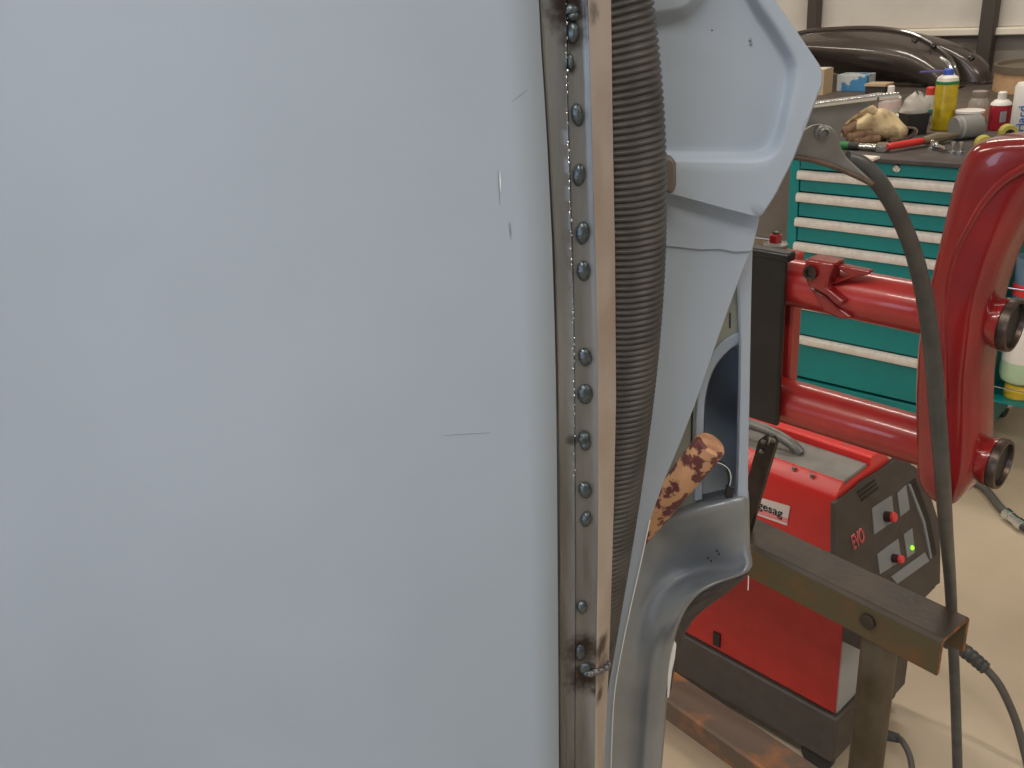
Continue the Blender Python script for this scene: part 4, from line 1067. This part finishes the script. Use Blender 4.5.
plate('sill_flange', [(669, 640), (673, 638), (676.5, 645), (675, 658), (672, 672), (669, 698), (667, 698), (668, 660)], PLD + 0.012, whiteedge, 0.003, 0.0005)
MB().tube([G(x_, y_, PLD + 0.0) for x_, y_ in ((748.5, 576), (748, 590))], 0.0006, 6).build('flange_edge', whiteedge, shell)
# bright edge line along the diagonal panel, lower half
MB().tube([G(x_, y_, MD - 0.0008) for x_, y_ in cr([(650, 520), (641, 562), (631, 606), (621, 654), (614, 700), (611, 768)], 5)], 0.0006, 6).build('bare_edge', whiteedge, shell)

# wooden handle
wa = G(712, 443, 0.705); we = G(630, 545, 0.735)
ax = (we - wa).normalized()
hn = thing('wooden_handle', 'tan wooden handle with flaked maroon paint wedged in the pillar', 'handle', we)
L_ = (we - wa).length
MB().lathe(wa, ax, [(0.0116, -0.0006), (0.0140, 0.002), (0.0144, 0.01), (0.0140, 0.03), (0.0130, L_ * 0.5), (0.0112, L_)], 28).build('shaft', wood, hn)
MB().lathe(wa, ax, [(0.0, -0.0016), (0.006, -0.0013), (0.0117, -0.0007)], 28).build('end_grain', woodend, hn)

# ================================================================== EARTH CLAMP + CABLE
CD_ = 0.735
ec = thing('earth_clamp', 'grey steel welding earth clamp gripping the edge of the body plate', 'clamp', G(820, 150, CD_))
def kp(pts, d, th, name, M, bev=0.002):
    b = MB(); b.prism([G(x_, y_, d) for x_, y_ in pts], HD * th); return b.build(name, M, ec, bevel=bev)
kp(cr([(768, 150), (796, 118), (815, 105.5), (845, 101), (872, 97.5), (888, 95), (896, 97), (880, 102), (866, 108), (854, 116), (845, 124), (840, 133), (835, 146)], 3) + [(815, 152), (780, 160)], CD_, 0.018, 'upper_arm', clampm)
kp(cr([(770, 163), (800, 130), (815, 124), (830, 126), (838, 134), (841, 146), (848, 158), (862, 171), (874, 182)], 3) + [(866, 183), (846, 174), (826, 165), (795, 158)], CD_ - 0.004, 0.024, 'lower_arm', clampm)
MB().tube([G(812, 106, CD_ - 0.003), G(876, 97.8, CD_ - 0.003)], 0.0021, 12).build('spring_rod', chrome, ec)
MB().tube([G(878, 97.6, CD_ - 0.003), G(898, 95.5, CD_ - 0.003)], 0.0026, 12).build('rod_sleeve', chrome, ec)
MB().tube([G(x_, y_, CD_ - 0.006) for x_, y_ in cr([(792, 157), (812, 160), (835, 167), (856, 176), (872, 184)], 4)], 0.0022, 8).build('copper_jaw', copper, ec)
pv = G(822, 132, CD_ - 0.004)
bo = MB().lathe(pv, -HD, [(0.0062, 0), (0.0062, 0.002), (0.0045, 0.003), (0.0045, 0.006), (0.0030, 0.007), (0.0022, 0.0045), (0, 0.0045)], 20).build('pivot_bolt', clampm, ec)
MB().tube([G(x_, y_, CD_ - 0.0045) for x_, y_ in cr([(803, 131), (811, 126), (821, 124), (830, 127)], 4)], 0.0006, 6).build('edge_glint', chrome, ec)
# thick cable
cpts = [(846, 158, 0.738, 7.0), (862, 165, 0.74, 8.5), (880, 184, 0.745, 8.6), (897, 212, 0.76, 8.4), (912, 248, 0.785, 8.4), (922, 285, 0.81, 8.6), (929, 325, 0.83, 8.8), (934, 370, 0.845, 9.0), (938, 420, 0.855, 9.0), (942, 470, 0.87, 8.8), (946, 530, 0.94, 7.8), (950, 580, 1.04, 6.8), (953, 640, 1.085, 6.3), (955.5, 700, 1.10, 6.3), (957.5, 768, 1.11, 6.3)]
pth = cr(cpts, 8)
pp = [G(a_, c_, d_) for a_, c_, d_, _ in pth]; rr = [0.0093 if i > 20 else w_ * pxs(d_) for i, (_, _, d_, w_) in enumerate(pth)]
rr = [w_ * pxs(d_) * 0.98 for (_, _, d_, w_) in pth]
lastp = pp[-1]
tail = cr([tuple(lastp), tuple(lastp + V((0.0, 0.01, -0.18))), tuple(V((lastp.x - 0.01, lastp.y + 0.05, 0.03))), tuple(V((lastp.x + 0.02, lastp.y + 0.12, 0.0085))), tuple(V((lastp.x + 0.03, lastp.y + 0.2, 0.0085)))], 8)
pp += [V(p) for p in tail[1:]]; rr += [rr[-1]] * (len(tail) - 1)
o = MB().tube(pp, rr, 20).build('welding_cable', cablem)
tag(o, 'thick black cable hanging from the grey earth clamp', 'cable')
# second cable with strain relief leaving the welder front
s0 = W(-0.01, Wd * 0.9, 0.24)
s0 = F_(958, 645); 
s0 = PP(958, 645, W(0.11, 0, 0), wx)
ends = [(966, 652), (985, 668), (1000, 686), (1014, 716), (1022, 742), (1030, 775)]
dd = dist(s0)
pts = [W(0.0, 0.25, s0.z), s0 - wx * 0.03] + [G(x_, y_, dd - 0.02 * i) for i, (x_, y_) in enumerate(ends)]
t = thing('power_cable', 'grey cable with ribbed strain relief leaving the welder at lower right', 'cable', V((pts[-1].x, pts[-1].y, 0)))
c = [V(p) for p in cr([tuple(p) for p in pts], 6)]
e0 = c[-1]
fl_ = cr([tuple(e0), (e0.x + 0.03, e0.y - 0.06, max(0.02, e0.z - 0.12)), (e0.x + 0.10, e0.y - 0.12, 0.009), (e0.x + 0.3, e0.y - 0.1, 0.009)], 6)
MB().tube(c + [V(p) for p in fl_[1:]], 0.0085, 14).build('lead', cable2, t)
sr = [V(p) for p in cr([tuple(p) for p in pts[1:4]], 16)]
MB().tube(sr, [0.016 - 0.003 * i / len(sr) + (0.0015 if i % 4 < 2 else 0) for i in range(len(sr))], 18).build('strain_relief', cablem, t)
# small hose with fitting low behind the leg
p0 = PZ(886, 735, 0.07)
pts = [(884, 734, 0), (897, 737, 0), (904, 744, 0), (910, 757, 0), (913, 775, 0)]
t = thing('gas_hose', 'thin dark hose with end fitting low behind the trestle leg', 'hose', V((p0.x, p0.y, 0)))
dd = dist(p0)
c = [V(p) for p in cr([tuple(G(x_, y_, dd - 0.02 * i)) for i, (x_, y_, _) in enumerate(pts)], 6)]
e0 = c[-1]
c += [V(p) for p in cr([tuple(e0), (e0.x + 0.01, e0.y - 0.03, 0.008), (e0.x + 0.1, e0.y - 0.12, 0.008)], 6)[1:]]
c = [V((p.x, p.y, max(p.z, 0.0075))) for p in c]
MB().tube(c, 0.0065, 12).build('lead', cable2, t)
MB().tube([G(880, 733.5, dd), G(899, 738.5, dd - 0.02)], [0.013, 0.010], 14).build('fitting', cablem, t)
# air hose on the floor at the right
t = thing('air_hose', 'grey air hose with chrome coupling on the floor at the right edge', 'hose', PZ(1005, 510, 0))
pts = [(936, 490), (956, 482), (973, 482), (986, 490), (999, 506), (1010, 516), (1024, 526), (1050, 545), (1090, 560), (1150, 555)]
c = [V(p) for p in cr([tuple(PZ(x_, y_, 0.014)) for x_, y_ in pts], 6)]
MB().tube(c, 0.0125, 12).build('lead', cable2, t)
a_, e_ = PZ(1006, 513, 0.02), PZ(1024, 527, 0.02)
MB().tube([a_, a_.lerp(e_, 0.3), a_.lerp(e_, 0.31), a_.lerp(e_, 0.7), a_.lerp(e_, 0.71), e_], [0.018, 0.018, 0.0155, 0.0155, 0.018, 0.018], 16).build('coupling', chrome, t)
